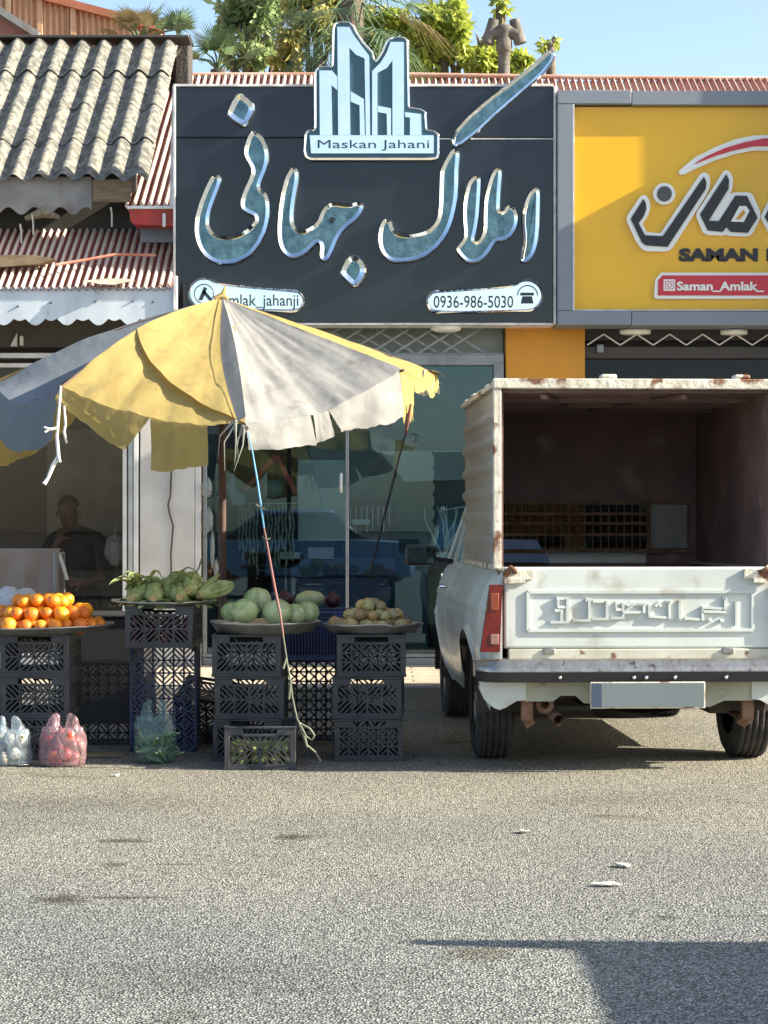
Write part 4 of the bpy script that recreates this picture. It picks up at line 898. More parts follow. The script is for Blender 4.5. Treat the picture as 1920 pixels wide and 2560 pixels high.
for k in range(10):
    x = random.uniform(-.68, .7); y = random.uniform(.0, 1.6); mb = MB()
    if k < 7: x = -.69+random.uniform(-.02, .03); y = .1+k*.23
    mb.sphere((x, y, 1.905), random.uniform(.012, .026), 8, 0, (1.6, 1, .7)); mb.build('roof_fixing', MRUSTW, cap, local=True)
for x in (-.14, .52): mb = MB(); mb.bbox(x-.04, x+.04, L0-.03, L0+.05, 1.92, 1.945, .012); mb.build('roof_clamp', MRUSTW, cap, local=True)
mb = MB(); yb = L1-.06
for z in (1.335, 1.055): mb.bar((-.64, yb, z), (.62, yb, z), .022, .02)
for z in (1.27, 1.215, 1.15): mb.bar((-.58, yb-.005, z), (.36, yb-.005, z), .018, .02)
for x in (-.59, .37): mb.bar((x, yb, 1.05), (x, yb, 1.335), .022, .02)
for k in range(20): x = -.55+k*.046; mb.bar((x, yb+.012, 1.055), (x, yb+.012, 1.33), .007, .007)
mb.build('window_guard', MRUST, cap, local=True)
mb = MB(); mb.bbox(.385, .60, yb-.002, yb+.01, 1.07, 1.325, .004); mb.build('guard_plate', MGREYSHEET, cap, local=True)
mb = MB(); mb.add([(-.58, L1-.052, .99), (-.20, L1-.052, .99), (-.28, L1-.052, 1.12), (-.58, L1-.052, 1.125)], [(0, 1, 2, 3)]); mb.build('window_light_patch', M('blue_window_light', (.07, .16, .36), .3, col2=(.10, .20, .40), scale=9), cap, local=True)  # sunlit view through the cab window, painted as a flat blue patch

# parked van outside the picture on the right: only its shadow reaches the road in view
van = thing('parked_van', 'plain grey box van parked to the right of the photographer', 'van', (4.6, 3.2, 0))
mb = MB(); mb.bbox(3.8, 5.5, 1.6, 5.16, .45, 1.76, .02); mb.prism([(3.795, 1.75), (5.4, 1.75), (4.6, 1.9), (3.95, 2.0), (3.795, 2.0)], 5.095, 5.16); mb.build('cargo_body', M('van_paint', (.45, .47, .48), .4), van)
mb = MB(); mb.bbox(3.9, 5.4, -.1, 1.55, .45, 1.15, .08); mb.bbox(4.0, 5.3, .5, 1.58, 1.12, 1.72, .10); cb = mb.build('cab', M('van_cab_paint', (.5, .52, .52), .35), van)
mb = MB(); mb.box(3.985, 3.995, .7, 1.4, 1.25, 1.6); mb.box(4.1, 5.2, .485, .495, 1.25, 1.6); mb.build('cab_window', MCARGLASS, cb)
for x, s in ((3.95, -1), (5.35, 1)):
    for y in (.6, 4.4):
        mb = MB(); mb.lathe([(.2, -.09), (.33, -.1), (.36, -.06), (.36, .06), (.33, .1), (.2, .09)], (x, y, .36), 28, 0, 'x'); w_ = mb.build('wheel', MTYRE, van)
        mb = MB(); mb.lathe([(.2, s*.08), (.1, s*.05), (0, s*.07)], (x, y, .36), 20, 0, 'x'); mb.build('rim', MBUMP, w_)
# blue saloon parked behind the photographer: it is mirrored in the shop glass
bc = thing('blue_saloon_car', 'blue saloon car parked across the road, mirrored in the shop glass', 'car', (-1.6, -3.4, 0))
MBLUECAR = M('blue_car_paint', (.22, .34, .52), .2, coat=.6)
def slab(mb, poly, ys, mi=0):                                     # poly (x, z) lofted through [(y, inset)]
    n = len(poly); cx = sum(p[0] for p in poly)/n; cz = sum(p[1] for p in poly)/n; v = []
    for y, k in ys: v += [(cx+(x-cx)*k, y, cz+(z-cz)*k) for x, z in poly]
    f = [(i*n+j, i*n+(j+1) % n, (i+1)*n+(j+1) % n, (i+1)*n+j) for i in range(len(ys)-1) for j in range(n)]
    mb.add(v, f, mi, True); mb.add(v[:n], [tuple(range(n))], mi); mb.add(v[-n:], [tuple(range(n-1, -1, -1))], mi)
body = [(-3.75, .35), (-3.8, .62), (-3.6, .88), (-2.75, .97), (-.6, .99), (.35, .93), (.52, .7), (.5, .35)]
mb = MB(); slab(mb, body, [(-4.25, .96), (-4.15, 1), (-2.65, 1), (-2.55, .96)]); mb.build('body', MBLUECAR, bc)
mb = MB(); slab(mb, [(-2.75, .95), (-2.1, 1.40), (-.85, 1.43), (-.2, .95)], [(-4.02, .9), (-3.9, 1), (-2.9, 1), (-2.78, .9)]); mb.build('cabin', MDARKPL, bc)
mb = MB(); mb.bbox(-2.15, -.85, -3.95, -2.85, 1.39, 1.46, .03); mb.build('roof', MBLUECAR, bc)
for x in (-2.9, -.35):
    for y in (-4.1, -2.65):
        mb = MB(); mb.lathe([(.18, -.09), (.29, -.1), (.31, -.05), (.31, .05), (.29, .1), (.18, .09), (0, .05)], (x, y, .31), 28, 0, 'y'); mb.build('wheel', MTYRE, bc)
# low terrace across the road behind the photographer (mirrored in glass and chrome)
tr = thing('boundary_wall', 'pale rendered boundary wall across the road behind the photographer', 'wall', (0, -24, 0))
mb = MB(); mb.box(-26, 14, -24.3, -24, 0, 1.0); mb.build('wall_face', MCREAM, tr)
mb = MB(); mb.bbox(-26.1, 14.1, -24.4, -23.9, 1.0, 1.08, .02); mb.build('coping', MCONC, tr)
# ------------------------------------------------------------------ market stall: crates
random.seed(11)
MCRATE = M('black_crate_plastic', (.024, .026, .031), .5, col2=(.045, .046, .05), scale=5, col3=(.09, .085, .08), scale3=9, lo3=.66, hi3=.8)
MNAVY = M('navy_crate_plastic', (.025, .048, .16), .45, col2=(.035, .06, .18), scale=6)
MDUSKY = M('dusty_blue_crate', (.024, .040, .10), .5, col2=(.04, .055, .11), scale=5)
def clipseg(p, q, r):
    t0, t1 = 0.0, 1.0; dx, dy = q[0]-p[0], q[1]-p[1]
    for a, b in ((-dx, p[0]-r[0]), (dx, r[1]-p[0]), (-dy, p[1]-r[2]), (dy, r[3]-p[1])):
        if abs(a) < 1e-12:
            if b < 0: return None
        else:
            t = b/a
            if a < 0: t0 = max(t0, t)
            else: t1 = min(t1, t)
    return None if t0 >= t1 else ((p[0]+dx*t0, p[1]+dy*t0), (p[0]+dx*t1, p[1]+dy*t1))
def lattice(mb, put, u0, u1, v0, v1, nu, nv, style, sp=.021, w=.009, t=.006):
    """bars across a rectangle; put(u, v) -> 3-D point, second value is the surface normal"""
    for i in range(nu):
        for j in range(nv):
            r = (u0+(u1-u0)*i/nu, u0+(u1-u0)*(i+1)/nu, v0+(v1-v0)*j/nv, v0+(v1-v0)*(j+1)/nv)
            if style == 'ribs':
                k = max(2, int((r[1]-r[0])/.016))
                for a in range(k):
                    x = r[0]+(r[1]-r[0])*(a+.5)/k; p, n_ = put(x, r[2]); q, _ = put(x, r[3]); mb.bar(p, q, .007, t, up=n_)
                continue
            sg = {'chevron': 1 if (i < nu/2) == (j < nv/2) else -1, 'weave': 1 if (i+j) % 2 == 0 else -1, 'net': 0}[style]
            for s in ((sg,) if sg else (1, -1)):
                c = -(r[1]-r[0])-(r[3]-r[2])
                while c < (r[1]-r[0])+(r[3]-r[2]):
                    L = 2.0; mx, my = (r[0]+r[1])/2, (r[2]+r[3])/2
                    o = (mx+c*.7071, my-c*.7071*s); g = clipseg((o[0]-L, o[1]-L*s), (o[0]+L, o[1]+L*s), r)
                    c += sp*(1.9 if style == 'net' else 1)
                    if g and math.hypot(g[0][0]-g[1][0], g[0][1]-g[1][1]) > .006:
                        p, n_ = put(*g[0]); q, _ = put(*g[1]); mb.bar(p, q, w, t, up=n_)
            if i > 0: p, n_ = put(r[0], r[2]); q, _ = put(r[0], r[3]); mb.bar(p, q, .010, t+.001, up=n_)
            if j > 0: p, n_ = put(r[0], r[2]); q, _ = put(r[1], r[2]); mb.bar(p, q, .008, t+.001, up=n_)
CW, CD, CH = .352, .45, .215
def make_crate(name, label, mat, style='chevron', cw=CW, cd=CD, ch=CH, nu=4, nv=2, group=None, floor='weave', rim=.045):
    c = thing(name, label, 'crate', (0, 0, 0), 0, group); kw = dict(parent=c, local=True)
    x, y = cw/2, cd/2; mb = MB()
    for sx in (-1, 1):
        for sy in (-1, 1): mb.bbox(min(sx*x, sx*(x-.028)), max(sx*x, sx*(x-.028)), min(sy*y, sy*(y-.028)), max(sy*y, sy*(y-.028)), 0, ch, .004)
    for za, zb_ in ((0, .016), (ch-.012, ch)):
        for s in (-1, 1):
            mb.bbox(-x-.003, x+.003, min(s*(y+.003), s*(y-.012)), max(s*(y+.003), s*(y-.012)), za, zb_, .003)
            mb.bbox(min(s*(x+.003), s*(x-.012)), max(s*(x+.003), s*(x-.012)), -y, y, za, zb_, .003)
    for s in (-1, 1):                                             # solid band under the rim with a hand slot
        for a, b in ((-x+.02, -.085), (.085, x-.02)): mb.bbox(a, b, min(s*y, s*(y-.008)), max(s*y, s*(y-.008)), ch-rim, ch-.010, .002)
        mb.bbox(-.09, .09, min(s*y, s*(y-.008)), max(s*y, s*(y-.008)), ch-rim-.006, ch-rim+.008, .002)
        mb.bbox(min(s*x, s*(x-.008)), max(s*x, s*(x-.008)), -y+.02, y-.02, ch-rim, ch-.010, .002)
        mb.bbox(-x+.02, x-.02, min(s*(y-.001), s*(y-.009)), max(s*(y-.001), s*(y-.009)), .014, .030, .002)
        mb.bbox(min(s*(x-.001), s*(x-.009)), max(s*(x-.001), s*(x-.009)), -y+.02, y-.02, .014, .030, .002)
    mb.build('crate_frame', mat, **kw)
    for s in (-1, 1):
        mb = MB(); lattice(mb, lambda u, v: (Vector((u, s*(y-.006), v)), (0, s, 0)), -x+.026, x-.026, .028, ch-rim, nu, nv, style); mb.build('side_lattice', mat, **kw)
        mb = MB(); lattice(mb, lambda u, v: (Vector((s*(x-.006), u, v)), (s, 0, 0)), -y+.026, y-.026, .028, ch-rim, nu+1, nv, style); mb.build('side_lattice', mat, **kw)
    mb = MB(); lattice(mb, lambda u, v: (Vector((u, v, .008)), (0, 0, 1)), -x+.012, x-.012, -y+.012, y-.012, 6, 8, floor); mb.build('base_grid', mat, **kw)
    return c
GC = 'plastic produce crates of the stall'
crate0 = make_crate('plastic_crate', '', MCRATE, group=GC)
CRATES = []
used = [False]
def place(proto, px, Y, z, label, rotz=0, flag=None, rx=0, ry=0, dx=0):
    key = proto.name
    X = (px-CX)*Y/F
    if key not in CRATES: CRATES.append(key); o = proto; o['label'] = label
    else: o = dup(proto, (0, 0, 0), label=label)
    o.location = (X, Y, z); o.rotation_euler = (rx, ry, R(rotz)); return o
lv = ['lowest', 'middle', 'topmost']
def stack(px, Y, n, what, jit=2.5, hh=CH, base=0.0):
    for k in range(n): place(crate0, px+random.uniform(-2, 2), Y, base+k*hh, f'black lattice crate, {lv[k] if n == 3 else ("lower", "upper")[k]} in the stack {what}', random.uniform(-jit, jit))
stack(104, 10.26, 3, 'under the orange tray')
stack(627, 10.22, 3, 'under the cabbage tray')
crate_w = make_crate('plastic_crate', '', MCRATE, 'weave', group=GC, nu=6, nv=3)
for k in range(3): place(crate_w if k != 1 else crate0, 922+random.uniform(-3, 3), 10.22, k*CH, f'black lattice crate, {lv[k]} in the stack under the onion tray', random.uniform(-2.5, 2.5))
stack(-84, 10.35, 2, 'at the far end beside the oranges')
place(crate0, 655, 9.86, 0, 'single low black crate of limes in front of the cabbage stack', 1)
# crates stood on end, their base grids facing the road: rotate about X by +90 deg so the base faces the camera
UP = .565
crate_b = make_crate('plastic_crate', '', MDUSKY, 'weave', cd=UP, group=GC); 
place(crate_b, 408, 10.42, UP/2, 'dusty blue crate stood on end under the corn, its basketwork base facing the road', 0, rx=R(-90))
place(crate0, 411, 10.36, UP+.004, 'black crate full of dark red plums directly below the corn tray', -1)
place(crate0, 270, 10.75, CD/2, 'black crate stood on end behind the tomato bag', 2, rx=R(-90))
place(crate0, 516, 10.75, .055, 'battered black crate leaning on its side beside the cabbage stack', -14, rx=R(-62), ry=R(8))
crate_n = make_crate('plastic_crate', '', MCRATE, 'net', group=GC, floor='net')
place(crate_n, 790, 10.95, CD/2, 'black crate with open diamond netting stood on end under the navy crate', 0, rx=R(-90))
crate_v = make_crate('plastic_crate', '', MNAVY, 'ribs', .40, .45, .27, 4, 2, GC, 'weave', .06)
place(crate_v, 800, 10.95, CD+.012, 'navy blue ribbed crate between the cabbage and onion trays', 1)

# ------------------------------------------------------------------ trays
MTRAY = M('dull_steel_tray', (.50, .49, .45), .33, .75, col2=(.36, .35, .32), scale=6, bump=.1, bscale=8)
def tray(name, label, px, Y, z, r, depth=.045, flare=1.0, sides=48, dent=.004, poly=False, tilt=(0, 0)):
    c = ((px-CX)*Y/F, Y, z); mb = MB()
    pr = [(0, 0), (r*.80, 0), (r*.86, .006), (r*.96, depth*.8), (r, depth), (r*1.015, depth+.002), (r*1.01, depth-.005), (r*.97, depth*.7), (r*.87, -.002), (r*.80, -.006), (0, -.006)]
    mb.lathe(pr, c, sides)
    mb.v = [(x, y, zz+dent*fbm(x*6, y*6)*(1 if abs(math.hypot(x-c[0], y-c[1])) > r*.8 else 0)+tilt[0]*(x-c[0])) for x, y, zz in mb.v]
    return mb.build(name, MTRAY, label=label, cat='tray', group='round metal trays on the crate stacks', origin=c)
ZT = 3*CH+.008
tray('serving_tray', 'wide shallow steel tray heaped with oranges', 112, 10.26, ZT, .355, .030, tilt=(.02, 0))
tray('serving_tray', 'deep dull steel tray holding whole green cabbages', 664, 10.22, ZT, .285, .052, dent=.008, tilt=(-.0, 0))
tray('serving_tray', 'shallow steel tray heaped with brown onions', 931, 10.22, ZT, .262, .040, dent=.012)
tray('serving_tray', 'wide flared tray of green corn on the highest stack', 411, 10.36, UP+CH+.008, .275, .020, dent=.006)
# flared sacking / husk rim under the corn
# ------------------------------------------------------------------ oranges
MORANGE = M('orange_peel', (.84, .29, .012), .45, rand=.28, col2=(.74, .20, .010), scale=7, bump=.25, bscale=90)
MCALYX = M('dry_calyx', (.16, .14, .05), .8)
def orange_proto(r=.038):
    mb = MB(); mb.sphere((0, 0, 0), r, 22, 0, (1, 1, .95)); o = mb.build('orange', MORANGE, origin=(0, 0, 0)); tag(o, '', 'orange', 'oranges heaped on the tray')
    mb = MB(); mb.lathe([(.004, r*.93), (.0, r*.98)], (0, 0, 0), 8); mb.build('stem_scar', MCALYX, o, local=True); return o
op = orange_proto()
GO = 'oranges heaped on the tray'
first = [True]
def put(proto, loc, rot, label, group, sc=1.0):
    if proto.name in CRATES: o = dup(proto, loc, rot, label, group, sc)
    else:
        CRATES.append(proto.name); o = proto; o.location = loc; o.rotation_euler = rot; o.scale = (sc,)*3; o['label'] = label; o['group'] = group
    return o
def heap(cx, cy, z0, rad, r, layers, top, seed, shape=None):
    rd = random.Random(seed); out = []; sp = r*2.04
    for L in range(layers):
        rr = rad*(1-L/(layers))-r*.3 if L else rad-r
        ox, oy = (rd.uniform(-.3, .3)*sp, rd.uniform(-.3, .3)*sp); n = int(rad/sp)+2
        for j in range(-n, n+1):
            for i in range(-n, n+1):
                x = (i+.5*(j % 2))*sp+ox; y = j*sp*.866+oy
                if math.hypot(x, y) > rr: continue
                z = z0+r+L*r*1.55
                if shape and z > z0+shape(x): continue
                out.append((cx+x+rd.uniform(-.12, .12)*r, cy+y+rd.uniform(-.12, .12)*r, z+rd.uniform(-.15, .15)*r))
    return out
tx = (112-CX)*10.26/F
rnd = random.Random(5)
for p in heap(tx, 10.26, ZT-.002, .345, .0385, 4, 0, 2, lambda x: .175 if x < .07 else max(.09, .175-(x-.07)*.45)):
    put(op, p, (rnd.uniform(0, 6), rnd.uniform(0, 6), rnd.uniform(0, 6)), 'ripe orange in the heap on the wide steel tray', GO, rnd.uniform(.80, 1.10))
# ------------------------------------------------------------------ cabbages
MCAB = M('cabbage_leaf', (.27, .40, .13), .5, rand=.15, col2=(.42, .50, .24), scale=9, detail=8, lo=.4, hi=.62, bump=.5, bscale=18, stretch=(1, 1, .6), transl=.15)
MCABP = M('pale_cabbage_leaf', (.42, .50, .22), .5, col2=(.56, .60, .35), scale=9, detail=8, bump=.4, bscale=22, transl=.15)
def cabbage(c, r, lab, seed, sq=(1, 1, .88), mat=MCAB):
    rd = random.Random(seed); off = Vector((seed*3.1, seed*1.7, seed))
    o = MB().sphere(c, r, 28, 0, sq, lambda d: 1+.10*noise.noise(d*1.7+off)+.03*noise.noise(d*6+off)).build('cabbage', mat, label=lab, cat='cabbage', group='cabbages of the stall', origin=c)
    for k in range(5):                                            # wrapping leaves standing a little off the head
        a0 = rd.uniform(-2.6, -.5); tz = rd.uniform(-.8, .9); wd = rd.uniform(.6, 1.1); mb = MB()
        def lf(u, v):
            a = a0+(u-.5)*2*wd; b = tz+(v-.5)*1.9; e = (abs(2*u-1)**2+abs(2*v-1)**2)
            d = Vector((math.cos(a)*math.cos(b), math.sin(a)*math.cos(b), math.sin(b)))
            kk = r*(1.012+.028*e*e*.5+.012*math.sin(13*v+5*k)*abs(2*u-1)**3+.04*noise.noise(d*2.2+off)+.012*math.sin(9*u+k))
            if abs(2*u-1) > .8 and abs(2*v-1) > .8: kk *= .985
            return (d.x*kk*sq[0], d.y*kk*sq[1], d.z*kk*sq[2])
        mb.grid(lf, 10, 10); mb.build('outer_leaf', (mat, MCABP, MCAB)[k % 3], o, local=True)
    return o
k = 10.1/F
for i, (px, py, rr, yy, lab, mt) in enumerate([
    (580, 1530, 27, 10.2, 'green cabbage at the edge of the tray nearest the corn', MCAB), (612, 1528, 33, 10.08, 'big green cabbage with loose outer leaves at the front of the tray', MCAB),
    (643, 1500, 34, 10.28, 'cabbage resting on top of the others in the tray', MCAB), (694, 1530, 35, 10.08, 'pale yellow green cabbage with a split leaf behind the rope', MCABP),
    (738, 1535, 28, 10.14, 'smaller bluish cabbage between the rope and the tray end', MCAB), (768, 1530, 29, 10.2, 'smooth cabbage at the tray end by the navy crate', MCAB)]):
    cabbage((W(px, py, yy).x, yy, max(W(px, py, yy).z, ZT+rr*k*.85)), rr*k*1.02, lab, i+1, mat=mt)
cc = W(775, 1497, 10.9); cabbage((cc.x, 10.9, cc.z), .080, 'flat halved cabbage lying across the rim of the navy crate', 9, (1.02, .8, .55), MCABP)
# ------------------------------------------------------------------ onions
MONION = M('onion_skin', (.40, .22, .075), .38, rand=.35, col2=(.50, .34, .15), scale=6, stretch=(6, 6, .8), col3=(.38, .20, .08), scale3=5, lo3=.58, hi3=.72)
MONIONP = M('pale_onion_skin', (.44, .36, .17), .4, rand=.3, col2=(.34, .28, .11), scale=6, stretch=(6, 6, .8))
ons = []
for mt in (MONION, MONIONP):
    r = .032; mb = MB(); mb.lathe([(.0, -r*.95), (r*.35, -r*.9), (r*.8, -r*.55), (r, 0), (r*.86, r*.5), (r*.45, r*.86), (r*.16, r*1.08), (r*.10, r*1.35), (0, r*1.4)], (0, 0, 0), 18)
    o = mb.build('onion', mt, origin=(0, 0, 0)); tag(o, '', 'onion')
    mb = MB(); mb.lathe([(r*.14, -r*.93), (r*.10, -r*1.03), (0, -r*1.0)], (0, 0, 0), 8); mb.build('root_tuft', MCALYX, o, local=True); ons.append(o)
ox = (931-CX)*10.22/F
for p in heap(ox, 10.22, ZT+.006, .245, .031, 3, 0, 8, lambda x: .15-.35*abs(x+.02)):
    pale = rnd.random() < .4
    put(ons[pale], p, (rnd.uniform(0, 6), rnd.uniform(0, 6), rnd.uniform(0, 6)), 'pale greenish onion in the heap on the tray' if pale else 'brown skinned onion in the heap on the tray', 'onions heaped on the tray', rnd.uniform(.8, 1.2))
# ------------------------------------------------------------------ corn in its husks
MHUSK = M('corn_husk', (.27, .34, .11), .55, col2=(.43, .47, .21), scale=9, stretch=(1, 5, 5), transl=.15, col3=(.14, .20, .06), scale3=3)
MSTALK = M('cut_corn_stalk', (.48, .38, .18), .6, col2=(.34, .26, .10), scale=30)
def corn(px, py, Y, ang, lab, tilt=.25, L=.18, r=.039, seed=0):
    rd = random.Random(seed); p = W(px, py+8, Y); root = thing('corn_cob', lab, 'corn', p, R(ang), 'corn cobs in green husks'); kw = dict(parent=root, local=True)
    d = Vector((0, math.cos(tilt), math.sin(tilt))); up = Vector((0, -d.z, d.y))
    mb = MB(); mb.tube([d*(-.018), d*.012], [.018, .025], 14); mb.build('stalk', MSTALK, **kw)
    for k in range(7):
        a0 = k*2*math.pi/7+rd.uniform(-.2, .2); flare = rd.uniform(.05, .50); ln = L*rd.uniform(.85, 1.3); mb = MB()
        def h(u, v):
            w = math.sin(math.pi*min(1, .16+.84*v))**.7 if v < 1 else 0; rad = r*(.55+.5*math.sin(math.pi*min(v*1.05, 1))**.8)+flare*.12*v*v+.003*k/7
            a = a0+(u-.5)*1.7*(1-.75*v**3); s = rad*(1+.05*math.cos(18*u))
            return tuple(d*(ln*v-.004)+Vector((1, 0, 0))*(math.cos(a)*s)+up*(math.sin(a)*s))
        mb.grid(h, 10, 14); mb.build('husk', MHUSK, **kw)
    return root
for i, (px, py, Y, ang, lab) in enumerate([
    (328, 1488, 10.16, -12, 'green corn cob nearest the oranges, its pale stalk low on the tray'), (384, 1487, 10.12, 4, 'fat corn cob with its cut stalk at the middle front of the tray'),
    (448, 1484, 10.13, 10, 'corn cob with a broad cut stalk low beside the topmost stalk'), (470, 1468, 10.18, -6, 'corn cob whose cut stalk sits highest on the pile'),
    (362, 1484, 10.26, 24, 'corn cob lying up against the back of the pile, leaves bent over'), (408, 1472, 10.28, -18, 'corn cob on the crest of the pile with a pointed husk tip'),
    (500, 1478, 10.22, -38, 'dark green corn cob curling at the tray end near the cabbages'), (432, 1480, 10.2, 20, 'corn cob wedged between the two broad stalks'), (345, 1478, 10.2, -30, 'corn cob with long striped husk leaves near the orange tray')]):
    corn(px, py, Y, ang, lab, .14 if i < 4 else .22, seed=i)
mb = MB()
for k in range(46):                                               # loose husks draped over the rim
    a = rnd.uniform(0, 2*math.pi); r0 = .19; c = Vector(((411-CX)*10.36/F, 10.36, UP+CH+.030)); d = Vector((math.cos(a), math.sin(a), 0)); sd_ = Vector((-d.y, d.x, 0)); ln = rnd.uniform(.10, .17); w = rnd.uniform(.02, .05); dr = rnd.uniform(-.04, .01)
    mb.grid(lambda u, v: tuple(c+d*(r0*.75+ln*v)+sd_*((u-.5)*w*2*math.sin(math.pi*(.25+.7*v)))+Vector((0, 0, dr*v*v*1.2+.012*math.sin(9*v+k)))), 3, 6)
for k in range(22):                                               # long leaf blades lying over the cobs
    c = Vector(((411-CX)*10.3/F+rnd.uniform(-.19, .19), 10.3+rnd.uniform(-.08, .06), UP+CH+.05+rnd.uniform(0, .05))); a = rnd.uniform(0, 2*math.pi); d = Vector((math.cos(a), .6*math.sin(a)-.3, 0)).normalized(); sd_ = Vector((-d.y, d.x, 0)); ln = rnd.uniform(.12, .22); w = rnd.uniform(.012, .024); up_ = rnd.uniform(.03, .11)
    mb.grid(lambda u, v: tuple(c+d*(ln*(v-.3))+sd_*((u-.5)*2*w*math.sin(math.pi*min(1, .12+.88*v))**.8)+Vector((0, 0, up_*math.sin(math.pi*v*.8)+.004*math.cos(14*u)))), 5, 8)
mb.build('loose_husks', MHUSK, label='pale loose corn husk leaves spread over the rim of the high tray', cat='husks', kind='stuff')
# ------------------------------------------------------------------ produce in crates
MDATE = M('dark_red_fruit', (.12, .02, .02), .35, col2=(.06, .012, .012), scale=8)
mb = MB(); mb.sphere((0, 0, 0), .026, 14, 0, (1, 1, 1.1)); dp = mb.build('red_plum', MDATE, origin=(0, 0, 0)); tag(dp, '', 'plum')
mb = MB(); mb.lathe([(.003, .026), (.002, .036), (0, .036)], (0, 0, 0), 6); mb.build('stem', MCALYX, dp, local=True)
c0 = W(411, 1525, 10.36)
rd = random.Random(4)
for L in range(3):
    for i in range(6):
        for j in range(4 if L < 2 else 2):
            put(dp, (c0.x-.135+i*.054+rd.uniform(-.01, .01), 10.36-.19+j*.052, UP+.04+L*.048+rd.uniform(-.006, .006)), (rd.uniform(0, 6), rd.uniform(0, 6), 0), 'dark red plum in the black crate below the corn', 'dark plums in the crate', rd.uniform(.85, 1.1))
MLIME = M('lime_skin', (.20, .26, .05), .4, col2=(.30, .30, .10), scale=6)
mb = MB(); mb.lathe([(0, -.034), (.012, -.030), (.026, -.012), (.028, .006), (.018, .026), (.005, .034), (0, .035)], (0, 0, 0), 16); lp = mb.build('lime', MLIME, origin=(0, 0, 0)); tag(lp, '', 'lime')
c0 = W(655, 1700, 9.86)
for L in range(2):
    for i in range(6):
        for j in range(4): put(lp, (c0.x-.135+i*.054+rd.uniform(-.01, .01), 9.86-.19+j*.055, .05+L*.05+rd.uniform(-.006, .006)), (rd.uniform(0, 6), rd.uniform(0, 6), 0), 'dull green lime in the low crate before the cabbage stack', 'limes in the low crate', rd.uniform(.9, 1.1))
MBEET = M('purple_onion_skin', (.055, .010, .022), .45, col2=(.035, .008, .016), scale=5)
for i, (px, py, r, lab) in enumerate([(712, 1500, .052, 'dark red onion on the navy crate behind the rope'), (832, 1502, .048, 'dull purple onion at the navy crate end by the brown onions'), (752, 1508, .04, 'small dark red onion under the halved cabbage')]):
    p = W(px, py, 10.95); mb = MB(); mb.lathe([(0, -r*.9), (r*.7, -r*.6), (r, 0), (r*.8, r*.5), (r*.3, r*.85), (r*.1, r*1.2), (0, r*1.2)], p, 18)
    o = mb.build('red_onion', MBEET, label=lab, cat='onion', group='red onions on the navy crate')
mb = MB(); v0 = (800-CX)*10.95/F; mb.box(v0-.18, v0+.18, 10.76, 11.14, CD+.03, CD+.20); mb.build('crate_liner', M('dark_paper', (.03, .028, .035), .8), label='dark paper liner inside the navy ribbed crate', cat='liner')
# ------------------------------------------------------------------ knotted plastic bags
def bag_mat(name, col, a):
    m = bpy.data.materials.new(name); m.use_nodes = True; nt = m.node_tree; n = nt.nodes; l = nt.links; b = n['Principled BSDF']
    b.inputs['Base Color'].default_value = (*col, 1); b.inputs['Roughness'].default_value = .18; b.inputs['Specular IOR Level'].default_value = .9
    t = n.new('ShaderNodeTexNoise'); t.inputs['Scale'].default_value = 7; t.inputs['Detail'].default_value = 2; t.inputs['Distortion'].default_value = 2.5
    tc = n.new('ShaderNodeTexCoord'); l.new(tc.outputs['Object'], t.inputs['Vector'])
    bp = n.new('ShaderNodeBump'); bp.inputs['Strength'].default_value = .6; bp.inputs['Distance'].default_value = .02; l.new(t.outputs[0], bp.inputs['Height']); l.new(bp.outputs[0], b.inputs['Normal'])
    mr = n.new('ShaderNodeMapRange'); mr.inputs['From Min'].default_value = .35; mr.inputs['From Max'].default_value = .7; mr.inputs['To Min'].default_value = a-.12; mr.inputs['To Max'].default_value = a+.14
    l.new(t.outputs[0], mr.inputs['Value'])
    tr = n.new('ShaderNodeBsdfTransparent'); ms = n.new('ShaderNodeMixShader'); l.new(mr.outputs[0], ms.inputs[0]); l.new(tr.outputs[0], ms.inputs[1]); l.new(b.outputs[0], ms.inputs[2]); l.new(ms.outputs[0], n['Material Output'].inputs['Surface'])
    return m
MBAG = bag_mat('clear_plastic_film', (.34, .42, .48), .34)
def bag(px, Y, w, h, lab, seed, lean=0.0, mat=None):
    X = (px-CX)*Y/F; off = Vector((seed*5.1, 0, seed)); root = thing('carrier_bag', lab, 'plastic bag', (X, Y, 0), 0, 'filled carrier bags on the road edge')
    def f(u, v):
        a = 2*math.pi*u; prof_ = float(np.interp(v, [0, .05, .25, .55, .8, 1.0], [.66, .90, 1.0, .99, .95, .84]))
        d = Vector((math.cos(a), math.sin(a), v*1.5)); k_ = prof_*(1+.09*noise.noise(d*1.6+off)+.035*abs(noise.noise(Vector((d.x*3.4, d.y*3.4, v*1.2))+off))+.02*math.sin(a*7+seed+2*v)*v)
        return (w/2*k_*math.cos(a)+lean*v*v, w*.38*k_*math.sin(a)*(1-.35*v), h*.74*v)
    mb = MB(); mb.grid(f, 56, 26, close_u=True); mb.build('bag_body', mat or MBAG, root, local=True)
    for s in (-1, 1):
        mb = MB()
        def ear(u, v):
            a = 2*math.pi*u; t = v**.85; q = max(.42, 1-t*.60)*math.sqrt(max(.02, 1-max(0, (t-.8)/.2)**2))
            cx = s*w*(.21+.02*t)-s*w*.08*t*t; rx = w*.20*q; ry = w*.20*q*(1-.6*t)
            d = Vector((math.cos(a), math.sin(a), v*2+s)); k_ = 1+.16*noise.noise(d*2.5+off)+.05*math.sin(a*9+v*4)
            return (cx+rx*k_*math.cos(a)+lean*(1+v), ry*k_*math.sin(a), h*(.66+.34*v))
        mb.grid(ear, 26, 18, close_u=True); mb.build('handle', mat or MBAG, root, local=True)
    return (X, Y)
